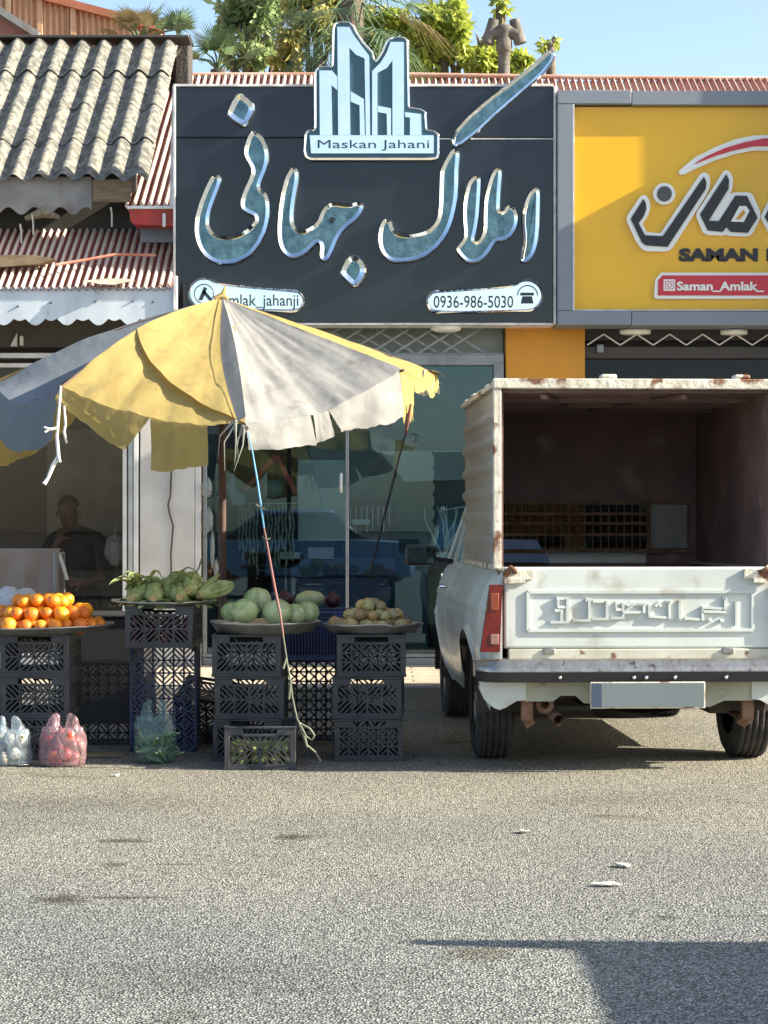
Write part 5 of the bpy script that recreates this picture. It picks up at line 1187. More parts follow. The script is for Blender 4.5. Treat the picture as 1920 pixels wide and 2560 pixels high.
def fill(proto, X, Y, w, h, n, seed, lab, grp, sc=(.9, 1.1), r=.03):
    rd = random.Random(seed); pts = []
    tries = 0
    while len(pts) < n and tries < 20000:
        tries += 1; a = rd.uniform(0, 6.28); q = math.sqrt(rd.random()); z = r+rd.random()*h
        p = Vector((X+math.cos(a)*q*(w/2-r), Y+math.sin(a)*q*(w*.36-r*.6), z))
        if all((p-o).length > r*1.72 for o in pts): pts.append(p)
    for p in pts: put(proto, p, (rd.uniform(0, 6), rd.uniform(0, 6), rd.uniform(0, 6)), lab, grp, rd.uniform(*sc))
MGARLIC = M('garlic_skin', (.46, .43, .36), .55, rand=.25, col2=(.36, .32, .26), scale=8, stretch=(5, 5, 1))
MTOM = M('tomato_skin', (.40, .035, .025), .35, rand=.3, col2=(.32, .03, .022), scale=4)
MLEAF = M('dark_greens', (.045, .13, .045), .5, col2=(.13, .24, .10), scale=6, transl=.1)
r = .030; mb = MB()
mb.grid(lambda u, v: ((lambda q: (q*(1+.09*math.cos(8*math.pi*2*u/1.0*.875))*math.cos(2*math.pi*u), q*(1+.09*math.cos(8*math.pi*2*u*.875))*math.sin(2*math.pi*u), r*(-.8+2.4*v)))(r*float(np.interp(v, [0, .08, .3, .5, .62, .75, 1], [.1, .6, 1.0, .85, .45, .18, .12])))), 28, 14, close_u=True)
gp = mb.build('garlic_bulb', MGARLIC, origin=(0, 0, 0)); tag(gp, '', 'garlic')
mb = MB(); mb.lathe([(r*.2, -r*.8), (r*.12, -r*.95), (0, -r*.95)], (0, 0, 0), 8); mb.build('root_plate', MCALYX, gp, local=True)
mb = MB(); mb.sphere((0, 0, 0), .034, 20, 0, (1, 1, .85), lambda d: 1-.12*max(0, d.z)**8+.03*math.cos(5*math.atan2(d.y, d.x))*max(0, d.z)); tp = mb.build('tomato', MTOM, origin=(0, 0, 0)); tag(tp, '', 'tomato')
mb = MB()
for k in range(5): a = k*1.2566; mb.bar((0, 0, .0265), (math.cos(a)*.016, math.sin(a)*.016, .0285), .005, .001, up=(0, 0, 1))
mb.build('calyx', MLEAF, tp, local=True)
X, Y = bag(30, 9.82, .21, .25, 'clear carrier bag of white garlic with one handle loop open', 1, -.01); fill(gp, X, Y, .185, .11, 30, 1, 'white garlic bulb inside the clear carrier bag', 'garlic bulbs in the bag')
MBAGP = bag_mat('pinkish_plastic_film', (.42, .26, .28), .38)
X, Y = bag(158, 9.80, .235, .265, 'clear carrier bag of red tomatoes between garlic and greens', 2, .0, MBAGP); fill(tp, X, Y, .205, .125, 34, 2, 'red tomato inside the clear carrier bag', 'tomatoes in the bag', r=.033)
MBAGG = bag_mat('greenish_plastic_film', (.11, .19, .18), .30)
X, Y = bag(388, 9.92, .215, .325, 'tall clear carrier bag stuffed with dark leafy greens', 3, .0, MBAGG)
mb = MB(); mb.grid(lambda u, v: ((u-.5)*.05*math.sin(math.pi*min(1, .1+v*.95))*(1+.2*math.sin(v*23)), .012*math.sin(u*6+v*5), (v-.5)*.15), 6, 14)
lf = mb.build('leafy_green', MLEAF, origin=(0, 0, 0)); tag(lf, '', 'greens')
mb = MB(); mb.tube([(0, 0, -.10), (0, .004, -.02), (0, 0, .05)], [.005, .004, .002], 6); mb.build('stem', M('pale_stem', (.34, .42, .22), .5), lf, local=True)
fill(lf, X, Y, .21, .13, 44, 3, 'dark green leaf stuffed in the tall carrier bag', 'leafy greens in the bag', (.55, .75), .020)

# ------------------------------------------------------------------ umbrella
UY = 11.0
UC = W(556, 745, UY); A = UC
MFY = M('faded_yellow_canvas', (.47, .355, .125), .85, col2=(.41, .305, .10), scale=6, detail=8, bump=.3, bscale=12, transl=.36, col3=(.30, .235, .10), scale3=9, lo3=.58, hi3=.8)
MFW = M('grimy_white_canvas', (.32, .312, .29), .85, col2=(.27, .262, .245), scale=6, detail=8, bump=.3, bscale=12, transl=.18, col3=(.17, .16, .135), scale3=8, lo3=.60, hi3=.8)
tipspec = [(-85, 1.225, -14, 957), (-40, 1.22, 153, 962), (5, 1.22, 612, 1058), (50, 1.22, 1003, 922), (95, 1.22, 1092, 930), (140, 1.2, None, 2.06), (185, 1.2, None, 2.14), (230, 1.2, None, 2.06)]
tips = []
for ph, rad, px, py in tipspec:
    Y = UY-rad*math.cos(R(ph)); X = A.x+rad*math.sin(R(ph))
    if px is None: tips.append(Vector((X, Y, py)))
    else: tips.append(W(px, py, Y))
umb = thing('market_umbrella', 'big worn yellow and white market umbrella with torn hanging edges', 'umbrella', (A.x, UY, 0))
RD_ = [.05, .08, .02, .0, .005, .03, .04, .05]
def pan(i, u, v, extra=0.0):
    a, b = tips[i], tips[(i+1) % 8]; e = a.lerp(b, u); mid = 4*u*(1-u)
    e = e+(e-A)*(.02*mid)+Vector((0, 0, -(.055 if i else .10)*mid))
    p = A.lerp(e, v); dome = (RD_[i]*(1-u)+RD_[(i+1) % 8]*u)*math.sin(math.pi*v)
    p.z += dome-(.025 if i else .17)*mid*math.sin(math.pi*v)
    cen = (a+b)/2-A; nn = Vector((cen.x, cen.y, 0)).normalized()*.5+Vector((0, 0, 1)); nn.normalize()
    wr = .020*fbm(u*3.1+i*7, v*2.3, i)*v+.006*math.sin(u*26+i+v*3)*v*v*mid+.007*fbm(u*14+i*3, v*2.2, 3+i)*v+.004*fbm(u*22+i, v*1.5, 1+i)*v
    if i == 3: wr += .010*math.sin(v*31+u*6+2*fbm(v*6, u))*v*(.4+mid)-.05*mid*v
    return p+nn*(wr+extra)
MFSHADE = M('shaded_white_canvas', (.16, .185, .21), .85, col2=(.13, .15, .175), scale=3, detail=6, bump=.3, bscale=12, transl=.12)  # shade on the white left panel, put into its cloth colour
cols = [MFSHADE, MFY, MFW, MFY, MFW, MFY, MFW, MFY]
for i in range(8):
    mb = MB()
    if i == 1:                                                    # the front yellow panel has split into two overlapping sheets
        line = lambda u: .55+.45*u
        mb.grid(lambda u, v: tuple(pan(i, u, line(u)*v, .034*math.sin(math.pi*u)**.7*max(0, v-.55)/.45)), 30, 26)
        mb.grid(lambda u, v: tuple(pan(i, u, (line(u)-.12)*(1-v)+v, -.004)), 30, 16)
    else:
        hole = (lambda u, v: False) if i != 2 else (lambda u, v: (u-.16)**2/.0008+(v-.27)**2/.0005 < 1)
        n1, n2 = (40, 44) if i == 2 else (20, 22); base = len(mb.v); vs = [tuple(pan(i, a/n1, b/n2)) for b in range(n2+1) for a in range(n1+1)]
        fs = [(b*(n1+1)+a, b*(n1+1)+a+1, (b+1)*(n1+1)+a+1, (b+1)*(n1+1)+a) for b in range(n2) for a in range(n1) if not hole((a+.5)/n1, (b+.5)/n2)]
        mb.add(vs, fs, 0, True)
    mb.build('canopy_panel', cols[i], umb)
    # hanging edge of the panel: pieces (u0, u1, drop0, drop1, out0)
    pieces = {0: [(0, 1, .23, .28, .25)], 1: [(0, .5, .09, .20, .25, -.03, .38), (.5, .80, .27, .20, -.05)], 2: [(0.0, .40, .135, .150, .25, .02, .43), (.42, .512, .14, .14, .25, .43, .535), (.517, .985, .145, .25, .25, .575, 1.0)],
              3: [(.0, .30, .24, .17, .1), (.72, 1, .05, .10, .3)], 4: [(0, .3, .12, .05, .2), (.5, 1, .14, .16, .2)], 5: [(0, .8, .16, .15, .2)], 6: [(0, 1, .16, .16, .2)], 7: [(0, 1, .2, .47, .06)]}[i]
    for k, (u0, u1, d0, d1, out, *bt) in enumerate(pieces):
        mb = MB(); cen = (tips[i]+tips[(i+1) % 8])/2-A; od = Vector((cen.x, cen.y, 0)).normalized()
        def va(u, v):
            w0, w1 = bt or (u0, u1); uu = (u0+(w0-u0)*v)*(1-u)+(u1+(w1-u1)*v)*u; p = pan(i, uu, 1.0); dr = (d0+(d1-d0)*u)*(1+.05*fbm(uu*4+i, k*3.1)+.025*fbm(uu*30, i)+(.14*math.sin(uu*61) if i == 3 else 0))
            rip = .012*math.sin(uu*19+i*2)*v+.014*fbm(uu*7, v*3, i+k)*v
            tan_ = (tips[(i+1) % 8]-tips[i]).normalized()
            squeeze = .0
            return tuple(p+od*(out*dr*v*(1-.4*v)+rip)+Vector((0, 0, -dr*v))+tan_*(squeeze*v))
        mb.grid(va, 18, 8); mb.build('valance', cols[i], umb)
# seam strip of white cloth folded along the front rib
mb = MB(); mb.grid(lambda u, v: tuple(A.lerp(tips[2], v)+Vector(((.004+.075*math.sin(math.pi*v*.82)**1.2)*(u-.85), -.012-.006*u, RD_[2]*math.sin(math.pi*v)+.004+(.004+.045*math.sin(math.pi*v*.82))*u**.8))), 5, 20); mb.build('seam_fold', MFW, umb)
MIRON = M('rusty_iron_tube', (.10, .05, .035), .7, col2=(.05, .03, .025), scale=9)
for i in range(8):
    mb = MB(); mb.tube([A.lerp(tips[i], v)+Vector((0, 0, RD_[i]*math.sin(math.pi*v)-.012)) for v in [k/8 for k in range(9)]]+[tips[i]+(tips[i]-A).normalized()*.02], .007, 6); rb = mb.build('rib', MIRON, umb)
    mb = MB(); q = A.lerp(tips[i], .5)+Vector((0, 0, RD_[i]-.01)); mb.tube([q, Vector((A.x, A.y, A.z-.34))], .005, 6); mb.build('strut', MIRON, rb)
mb = MB(); mb.tube([(A.x, A.y, 0), (A.x, A.y, A.z)], .021, 12); mb.build('pole', MIRON, umb)
mb = MB(); mb.lathe([(.035, -.05), (.035, .02)], (A.x, A.y, A.z-.34), 14); mb.build('hub', MIRON, umb)
mb = MB(); mb.lathe([(.19, 0), (.19, .05), (.05, .07), (.03, .25), (.022, .25)], (A.x, A.y, 0), 24); mb.build('base', MIRON, umb)
mb = MB(); q = [A+Vector((-.04, -.01, -.01)), A+Vector((.005, 0, .02)), W(563, 715, UY), W(561, 742, UY), A+Vector((.03, .0, -.01))]
mb.tube([q[0], q[1], q[2]], [.02, .016, .004], 8); mb.tube([q[0], q[3], q[4]], [.012, .018, .012], 8); mb.build('top_knot', MFY, umb)
# rags at the tips
mb = MB(); T = tips[4]
for k in range(9):
    d = Vector((random.uniform(-.4, 1), random.uniform(-.5, .3), random.uniform(-1, .2))).normalized(); p0 = T+Vector((random.uniform(-.14, .02), 0, random.uniform(-.0, .02)))
    mb.grid(lambda u, v: tuple(p0+d*(.12*v)+Vector(((u-.5)*.03*(1-v), .02*math.sin(u*5+v*4), -.05*v*v))), 3, 5)
mb.build('tip_rags', MFW, umb)
mb = MB(); T = tips[2]
for k in range(6):
    p0 = T+Vector((random.uniform(-.06, .03), -.02, random.uniform(-.03, .02))); e = p0+Vector((random.uniform(-.10, .02), random.uniform(-.03, .03), random.uniform(-.26, -.10)))
    mb.tube([p0, p0.lerp(e, .5)+Vector((random.uniform(-.04, .02), 0, .02)), e], [random.uniform(.004, .010), random.uniform(.003, .006), .001], 6)
mb.build('rag_knot', M('grey_rag', (.24, .24, .21), .8, col2=(.25, .25, .22), scale=20), umb)
# ------------------------------------------------------------------ cords
def cord(name, lab, pts, parts):
    root = None
    for nm, a, b, r, mt in parts:
        mb = MB(); mb.tube(pts[a:b], r, 8)
        if root is None: root = mb.build(name, mt, label=lab, cat='rope', group='ropes of the umbrella')
        else: mb.build(nm, mt, root)
    return root
MCYAN = M('blue_cord', (.14, .40, .62), .6, col2=(.10, .28, .45), scale=20); MPINK = M('faded_red_cord', (.26, .075, .06), .7, col2=(.19, .11, .10), scale=14); MOLIVE = M('greenish_cord', (.17, .18, .125), .7, col2=(.11, .115, .08), scale=16); MDRK = M('dark_cord', (.05, .04, .045), .7); MWROPE = M('white_strap', (.72, .70, .66), .7, col2=(.5, .48, .44), scale=12)
Yr = lambda y: 9.76-(y-1080)/820*.08
P = [(620, 1080), (632, 1135), (643, 1200), (652, 1262), (660, 1320), (668, 1362), (678, 1420), (688, 1475), (700, 1532), (708, 1590), (716, 1645), (724, 1690), (731, 1745), (742, 1795), (749, 1810)]
pts = [W(x, y, Yr(y)-.10*(1 if 1500 < y < 1830 else 0)) for x, y in P]
rp_ = cord('umbrella_rope', 'front rope, blue above and faded red below, knotted at the crates', pts, [('b', 0, 5, [.003, .004, .005, .0055, .004], MCYAN), ('red_length', 4, 10, [.004, .0055, .0065, .007, .0065, .005], MPINK), ('lower_length', 9, 15, .0048, MOLIVE)])
s = W(749, 1808, 9.62)
for nm, pts_, r_ in (('loop', [s, W(775, 1822, 9.6), W(786, 1838, 9.6), W(780, 1850, 9.6), W(766, 1842, 9.6), W(758, 1828, 9.6), s], .006), ('knot', [s, W(762, 1845, 9.6), W(768, 1868, 9.6)], [.010, .009, .005]),
                     ('loose_end', [W(766, 1862, 9.6), W(788, 1880, 9.62), W(802, 1903, 9.62)], .005), ('frayed_tail', [W(716, 1645, Yr(1645)-.11), W(708, 1672, 9.58)], .005), ('frayed_tail', [W(727, 1700, 9.58), W(722, 1748, 9.58)], [.008, .005]),
                     ('knot', [W(640, 1262, 9.74), W(655, 1270, 9.74), W(664, 1275, 9.74)], .005), ('knot', [W(655, 1342, 9.74), W(668, 1350, 9.73), W(676, 1345, 9.74)], .004)):
    mb = MB(); mb.tube(pts_, r_, 8); mb.build(nm, MOLIVE, rp_)
P2 = [(1027, 1010, 10.25), (1020, 1050, 10.27), (1014, 1084, 10.3), (980, 1210, 10.5), (945, 1350, 10.75), (905, 1520, 11.0), (888, 1600, 11.1)]
cord('umbrella_rope', 'thin rear rope, red at its top, running from the torn yellow corner', [W(*p) for p in P2], [('r', 0, 3, [.006, .010, .007], MPINK), ('dark_length', 2, 7, .0045, MDRK)])
P3 = [(152, 965, 9.98), (146, 1040, 9.97), (142, 1090, 9.96), (146, 1140, 9.96), (132, 1165, 9.95), (120, 1195, 9.95), (110, 1210, 9.94)]
rr = cord('umbrella_rope', 'white twisted strap dangling from the yellow panel corner over the oranges', [W(*p) for p in P3], [('s', 0, 7, [.006, .008, .009, .010, .012, .009, .012], MWROPE)])
mb = MB(); mb.tube([W(143, 1070, 9.96), W(125, 1074, 9.94), W(110, 1068, 9.94)], [.008, .010, .005], 6); mb.tube([W(125, 1074, 9.94), W(112, 1080, 9.93)], .006, 6); mb.tube([W(146, 1140, 9.95), W(150, 1156, 9.94)], .008, 6)
mb.tube([W(160, 1015, 10.02), W(164, 1060, 10.01), W(160, 1080, 10.0), W(167, 1108, 10.0)], [.006, .007, .008, .007], 6); mb.build('strap_ends', MWROPE, rr)

# ------------------------------------------------------------------ sheet hung on a rack, white bag, box, man
mb = MB(); ry = 11.4; zt_ = W(0, 1380, ry).z
rack = thing('display_rack', 'low metal rack behind the oranges carrying a beige cloth', 'rack', (W(70, 0, ry).x, ry, 0))
xa, xb = W(-60, 0, ry).x, W(146, 0, ry).x
for x in (xa, xb):
    for y in (ry-.12, ry+.18): mb.tube([(x, y, 0), (x, y, zt_-.01)], .010, 8)
mb.tube([(xa, ry, zt_), (xb, ry, zt_)], .012, 8); mb.tube([(xb, ry-.12, zt_-.01), (xb, ry+.18, zt_-.01)], .010, 8); mb.tube([(xa, ry-.12, zt_-.01), (xa, ry+.18, zt_-.01)], .010, 8); mb.build('rack_frame', MALUD, rack)
mb = MB()
def clo(u, v):
    x = xa+(xb-xa)*(-.02+1.04*u); t = v*1.3-.35
    if t < 0: y, z = ry+.16, zt_+t*.8
    elif t < .12: a = t/.12*math.pi; y, z = ry+.16-.16*(t/.12)-.02, zt_+.014+.006*math.sin(a)
    else: y, z = ry-.02-.02*(t-.12)+.018*math.sin(u*17+t*2)*(t), zt_+.012-(t-.12)*.36
    return (x, y+.012*fbm(u*4, v*3), z)
mb.grid(clo, 44, 44); mb.build('beige_cloth', M('beige_cloth_fabric', (.34, .27, .23), .85, col2=(.27, .21, .18), scale=4, bump=.2, bscale=12), label='crumpled beige cloth draped over the rack behind the oranges', cat='cloth')
mb = MB(); mb.tube([W(148, 1384, ry-.04), W(158, 1415, ry-.06), W(168, 1450, ry-.06)], [.008, .011, .009], 8); mb.build('cloth_tie', MWROPE, label='white strip hanging off the cloth corner beside the seated man', cat='strap')
mb = MB(); c = W(30, 1528, 10.75); mb.sphere(c, .17, 56, 0, (1.0, .6, .72), lambda d: 1+.30*noise.noise(d*2.1)+.22*abs(noise.noise(d*4.3))-.12*abs(noise.noise(d*8)))
mb.build('crumpled_bag', M('white_film', (.60, .61, .63), .35, bump=.5, bscale=14, transl=.2), label='crumpled white plastic bag lying behind the oranges', cat='plastic bag')
mb = MB(); c = W(288, 1372, 15.0); mb.sphere(c, .10, 40, 0, (.75, .5, 1.25), lambda d: 1+.35*noise.noise(d*2.4+Vector((3, 1, 2)))+.2*abs(noise.noise(d*5))-(.35 if d.z > .3 else 0)*(d.z-.3)); mb.tube([c+Vector((0, 0, .08)), c+Vector((.01, .0, .22))], [.012, .003], 8)
mb.build('hanging_bag', M('white_film_shaded', (.50, .52, .55), .35, bump=.5, bscale=14), label='white plastic bag hanging at the shop window behind the seated man', cat='plastic bag')
mb = MB(); mb.bbox(-1.98, -1.45, 11.9, 12.5, 0, .64, .01); mb.bbox(-1.99, -1.44, 11.88, 12.5, .645, .66, .004)
mb.build('dark_storage_box', M('dark_box_board', (.018, .017, .017), .7, col2=(.012, .011, .011), scale=6), label='dark box with a pale lid edge behind the upright crates', cat='box')
# the seated man, in dark clothes in the shade of the shop front
MSKIN = M('skin', (.22, .12, .08), .55, col2=(.18, .095, .065), scale=9)
MSHIRT = M('dark_shirt_cloth', (.022, .024, .030), .85, col2=(.035, .037, .044), scale=9, bump=.3, bscale=18)
MTROU = M('navy_trousers', (.016, .02, .034), .85, bump=.2)
MHAIR = M('grey_black_hair', (.04, .038, .036), .8, bump=.6, bscale=120)
PY0 = 15.5; pz = SW
px0 = W(196, 0, PY0).x
def P3_(x, y, z): return Vector((px0+x*1.06, PY0+y, pz+z))
J = {'pel': (0, 0, .47), 'wai': (0, .01, .62), 'che': (-.005, .0, .82), 'nkb': (-.03, -.02, .99), 'nk': (-.05, -.04, 1.05), 'hd': (-.065, -.06, 1.13), 'hd2': (-.07, -.06, 1.20), 'top': (-.07, -.05, 1.245),
     'jaw': (-.085, -.115, 1.085), 'nose': (-.092, -.165, 1.135),
     'shl': (-.20, -.01, .93), 'ell': (-.24, -.16, .68), 'wrl': (-.13, -.24, .90), 'hal': (-.10, -.235, .97),
     'shr': (.175, .0, .93), 'elr': (.25, -.08, .66), 'wrr': (.10, -.26, .62), 'har': (.04, -.29, .62),
     'hil': (-.10, -.02, .45), 'knl': (-.16, -.44, .50), 'anl': (-.15, -.42, .08), 'tol': (-.15, -.56, .035), 'hir': (.10, -.02, .45), 'knr': (.17, -.44, .50), 'anr': (.17, -.42, .08), 'tor': (.18, -.56, .035)}
RD = {'pel': .15, 'wai': .145, 'che': .16, 'nkb': .085, 'nk': .058, 'hd': .078, 'hd2': .080, 'top': .055, 'jaw': .040, 'nose': .013, 'shl': .072, 'ell': .047, 'wrl': .030, 'hal': .034, 'shr': .072, 'elr': .047, 'wrr': .030, 'har': .034,
      'hil': .095, 'knl': .064, 'anl': .042, 'tol': .032, 'hir': .095, 'knr': .064, 'anr': .042, 'tor': .032}
E = [('pel', 'wai'), ('wai', 'che'), ('che', 'nkb'), ('nkb', 'nk'), ('nk', 'hd'), ('hd', 'hd2'), ('hd2', 'top'), ('hd', 'jaw'), ('hd', 'nose'), ('nkb', 'shl'), ('shl', 'ell'), ('ell', 'wrl'), ('wrl', 'hal'), ('nkb', 'shr'), ('shr', 'elr'), ('elr', 'wrr'), ('wrr', 'har'),
     ('pel', 'hil'), ('hil', 'knl'), ('knl', 'anl'), ('anl', 'tol'), ('pel', 'hir'), ('hir', 'knr'), ('knr', 'anr'), ('anr', 'tor')]
def fingers(h, wr, s):
    hx = Vector(J[h]); dv = (hx-Vector(J[wr])).normalized(); sd_ = dv.cross(Vector((0, 1, 0))).normalized(); pn = Vector((0, -1, 0))
    for k in range(4):
        b0 = hx+sd_*((k-1.5)*.019)+dv*.015; l_ = (.062, .072, .068, .052)[k]
        for q in range(3):
            nm = f'{h}{k}{q}'; b1 = b0+(dv*(1-.25*q)+pn*(.12+.22*q)*(-1)).normalized()*l_*(.45, .33, .26)[q]
            J[nm] = tuple(b1); RD[nm] = (.0095, .0088, .0075)[q]; E.append((h if q == 0 else f'{h}{k}{q-1}', nm)); b0 = b1
    b0 = hx-dv*.02+sd_*s*.03
    for q in range(2):
        nm = f'{h}t{q}'; b0 = b0+(dv*.6+sd_*s*.6).normalized()*.030; J[nm] = tuple(b0); RD[nm] = (.011, .009)[q]; E.append((h if q == 0 else f'{h}t0', nm))
fingers('hal', 'wrl', -1); fingers('har', 'wrr', 1)
names = list(J); me = bpy.data.meshes.new('tmp'); me.from_pydata([P3_(*J[n_]) for n_ in names], [(names.index(a), names.index(b)) for a, b in E], [])
tmp = bpy.data.objects.new('tmp', me); C.objects.link(tmp); sk = tmp.modifiers.new('s', 'SKIN'); sk.use_smooth_shade = True; sb = tmp.modifiers.new('d', 'SUBSURF'); sb.levels = 2; sb.render_levels = 2
for i, n_ in enumerate(names):
    sv = me.skin_vertices[0].data[i]; sv.radius = (RD[n_]*1.0, RD[n_]*(.78 if n_ in ('pel', 'wai', 'che') else 1.0)); sv.use_root = n_ == 'pel'
dg = bpy.context.evaluated_depsgraph_get(); bmn = bpy.data.meshes.new_from_object(tmp.evaluated_get(dg)); bpy.data.objects.remove(tmp)
mb = MB(); vv = [Vector(v.co) for v in bmn.vertices]
mb.add(vv, [tuple(p.vertices) for p in bmn.polygons], 0, True)
hz, ww = P3_(*J['nk']).z, [P3_(*J[n_]) for n_ in ('wrl', 'wrr')]
for k, f in enumerate(mb.f):
    c = sum((vv[i] for i in f), Vector())/len(f)
    skin = c.z > hz-.01 or any((c-P3_(*J[h])).length < .085 for h in ('hal', 'har')) or any((c-P3_(*J[h]).lerp(P3_(*J[e]), .3)).length < .08 for h, e in (('wrl', 'ell'), ('wrr', 'elr')))
    mb.m[k] = 0 if skin else (1 if c.z > pz+.55 else 2)
    if c.z < pz+.10: mb.m[k] = 3
man = mb.build('person', [MSKIN, MSHIRT, MTROU, MDARKPL], label='man in dark clothes seated in the shop shade, one hand raised to his chin', cat='person', origin=P3_(0, 0, 0))
hc = P3_(*J['hd2'])
mb = MB(); mb.sphere(hc+Vector((.002, .014, .012)), .090, 26, 0, (.93, 1.05, .92), lambda d: (1 if d.z > -.15+(.55 if d.y < -.25 else 0) else .6)+.02*noise.noise(d*9)); mb.build('hair', MHAIR, man)
mb = MB()
for s in (-1, 1): mb.sphere(P3_(-.09+s*.032, -.128, 1.165), .011, 10)
mb.build('eyes', M('dark_eye', (.02, .015, .012), .3), man)
mb = MB()
for s in (-1, 1): mb.sphere(P3_(-.068+s*.084, -.05, 1.145), .026, 10, 0, (.35, .7, 1.1))
mb.build('ears', MSKIN, man)
mb = MB(); mb.tube([P3_(-.115, -.150, 1.098), P3_(-.092, -.158, 1.095), P3_(-.068, -.150, 1.098)], .006, 6); mb.build('mouth', M('lip', (.16, .07, .06), .5), man)
# stool he sits on
st_ = thing('wooden_stool', 'small dark wooden stool under the seated man', 'stool', (px0, PY0, SW))
mb = MB(); mb.bbox(px0-.18, px0+.18, PY0-.15, PY0+.2, SW+.30, SW+.335, .006); mb.build('seat', MWOOD, st_)
for sx in (-1, 1):
    for sy in (-1, 1): mb = MB(); mb.bbox(px0+sx*.15-.018, px0+sx*.15+.018, PY0+.025+sy*.15-.018, PY0+.025+sy*.15+.018, SW, SW+.30, .004); mb.build('leg', MWOOD, st_)
# litter
mb = MB(); p, q = W(222, 1874, 10.3), W(300, 1888, 10.2); mb.prism([(p.x, .004), (q.x+.02, .004), (q.x, .016), (p.x, .016)], 10.15, 10.28); mb.build('wood_offcut', MWOOD, label='flat grey wood offcut on the road behind the tomato bag', cat='board')
MPAPER = M('dirty_paper', (.62, .60, .54), .8, col2=(.48, .46, .40), scale=20)
def scrap(px, py, w, d, lab, seed):
    Y = CAMH*F/(py-CY); X = (px-CX)*Y/F; rd = random.Random(seed); n = 9
    pr = [(X+w/2*math.cos(2*math.pi*i/n)*rd.uniform(.6, 1.1), Y+d/2*math.sin(2*math.pi*i/n)*rd.uniform(.6, 1.1), .004+rd.uniform(.0, .012)) for i in range(n)]
    mb = MB(); mb.add(pr+[(x, y, z+.002) for x, y, z in pr], [tuple(range(n-1, -1, -1)), tuple(range(n, 2*n))]+[(i, (i+1) % n, n+(i+1) % n, n+i) for i in range(n)]); mb.build('paper_scrap', MPAPER, label=lab, cat='litter', group='paper scraps on the road')
scrap(1560, 2168, .07, .06, 'pale paper scrap on the road, upper of the pair toward the truck', 1); scrap(1515, 2216, .10, .05, 'long pale paper scrap on the road, lower of the pair', 2)
scrap(1310, 2083, .06, .05, 'small pale scrap alone on the road below the truck tyre', 3); scrap(60, 1917, .06, .06, 'cream scrap in front of the garlic bag', 4); scrap(290, 1942, .04, .04, 'tiny scrap on the sunlit road below the tomato bag', 5)
# ------------------------------------------------------------------ beyond the roofs: sheet clad house, trees, palms
MSHEETO = M('orange_brown_sheet', (.60, .36, .20), .6, col2=(.50, .27, .14), scale=2, stretch=(2, 1, .5), col3=(.70, .50, .32), scale3=4, lo3=.58, hi3=.75)
hb = thing('sheet_clad_house', 'house behind clad in orange brown corrugated sheets with sloping top', 'house', (-5.5, 25, 0))
Yh = 24.0; mb = MB()
xL, xR = W(-260, 0, Yh).x, W(412, 0, Yh).x
zr = lambda x: float(np.interp((x/Yh*F)+CX, [-260, 0, 130, 412], [W(0, -150, Yh).z, W(0, -42, Yh).z, W(0, 0, Yh).z, W(0, 74, Yh).z]))
n = int((xR-xL)/.075*6)
mb.grid(lambda u, v: (xL+(xR-xL)*u, Yh+.022*math.cos(2*math.pi*(xL+(xR-xL)*u)/.075), 2.0+(zr(xL+(xR-xL)*u)-2.0)*v), n, 4); mb.build('sheet_wall', MSHEETO, hb)
mb = MB()
for px in (22, 101, 184): x = W(px, 0, Yh).x; mb.bbox(x-.035, x+.035, Yh-.05, Yh-.02, 2, zr(x)-.02, .006)
mb.build('cover_strip', MSHEETO, hb)
mb = MB()
for a, b in ((-260, 0), (0, 130), (130, 412)):
    p, q = W(a, 0, Yh).x, W(b, 0, Yh).x; mb.bar((p, Yh-.03, zr(p)), (q, Yh-.03, zr(q)), .09, .14, up=(0, -1, 0))
mb.build('verge_board', M('terracotta_trim', (.42, .15, .08), .7, col2=(.34, .12, .06), scale=5), hb)
mb = MB(); mb.prism([(xL, 1.9), (xR, 1.9), (xR, zr(xR)-.05), (xL, zr(xL)-.1)], Yh+.04, Yh+4); mb.build('house_body', MCREAM, hb)
gb = thing('pink_gable', 'pink gable end with a grey sloping barge board above the old ridge', 'gable', (-4.6, 21, 0)); Yg = 20.5
mb = MB(); mb.prism([(W(-300, 0, Yg).x, 3), (W(95, 0, Yg).x, 3), (W(92, 0, Yg).x, W(0, 90, Yg).z), (W(0, 0, Yg).x, W(0, 34, Yg).z), (W(-110, 0, Yg).x, W(0, -35, Yg).z), (W(-300, 0, Yg).x, W(0, 90, Yg).z)], Yg, Yg+2); mb.build('wall', M('pink_plaster', (.52, .22, .17), .8, col2=(.42, .17, .13), scale=3), gb)
mb = MB(); mb.bar(W(-112, -44, Yg-.1), W(98, 92, Yg-.1), .07, .2); mb.bar(W(-108, -44, Yg-.1), W(-310, 90, Yg-.1), .07, .2); mb.build('barge_board', MGREYSHEET, gb)

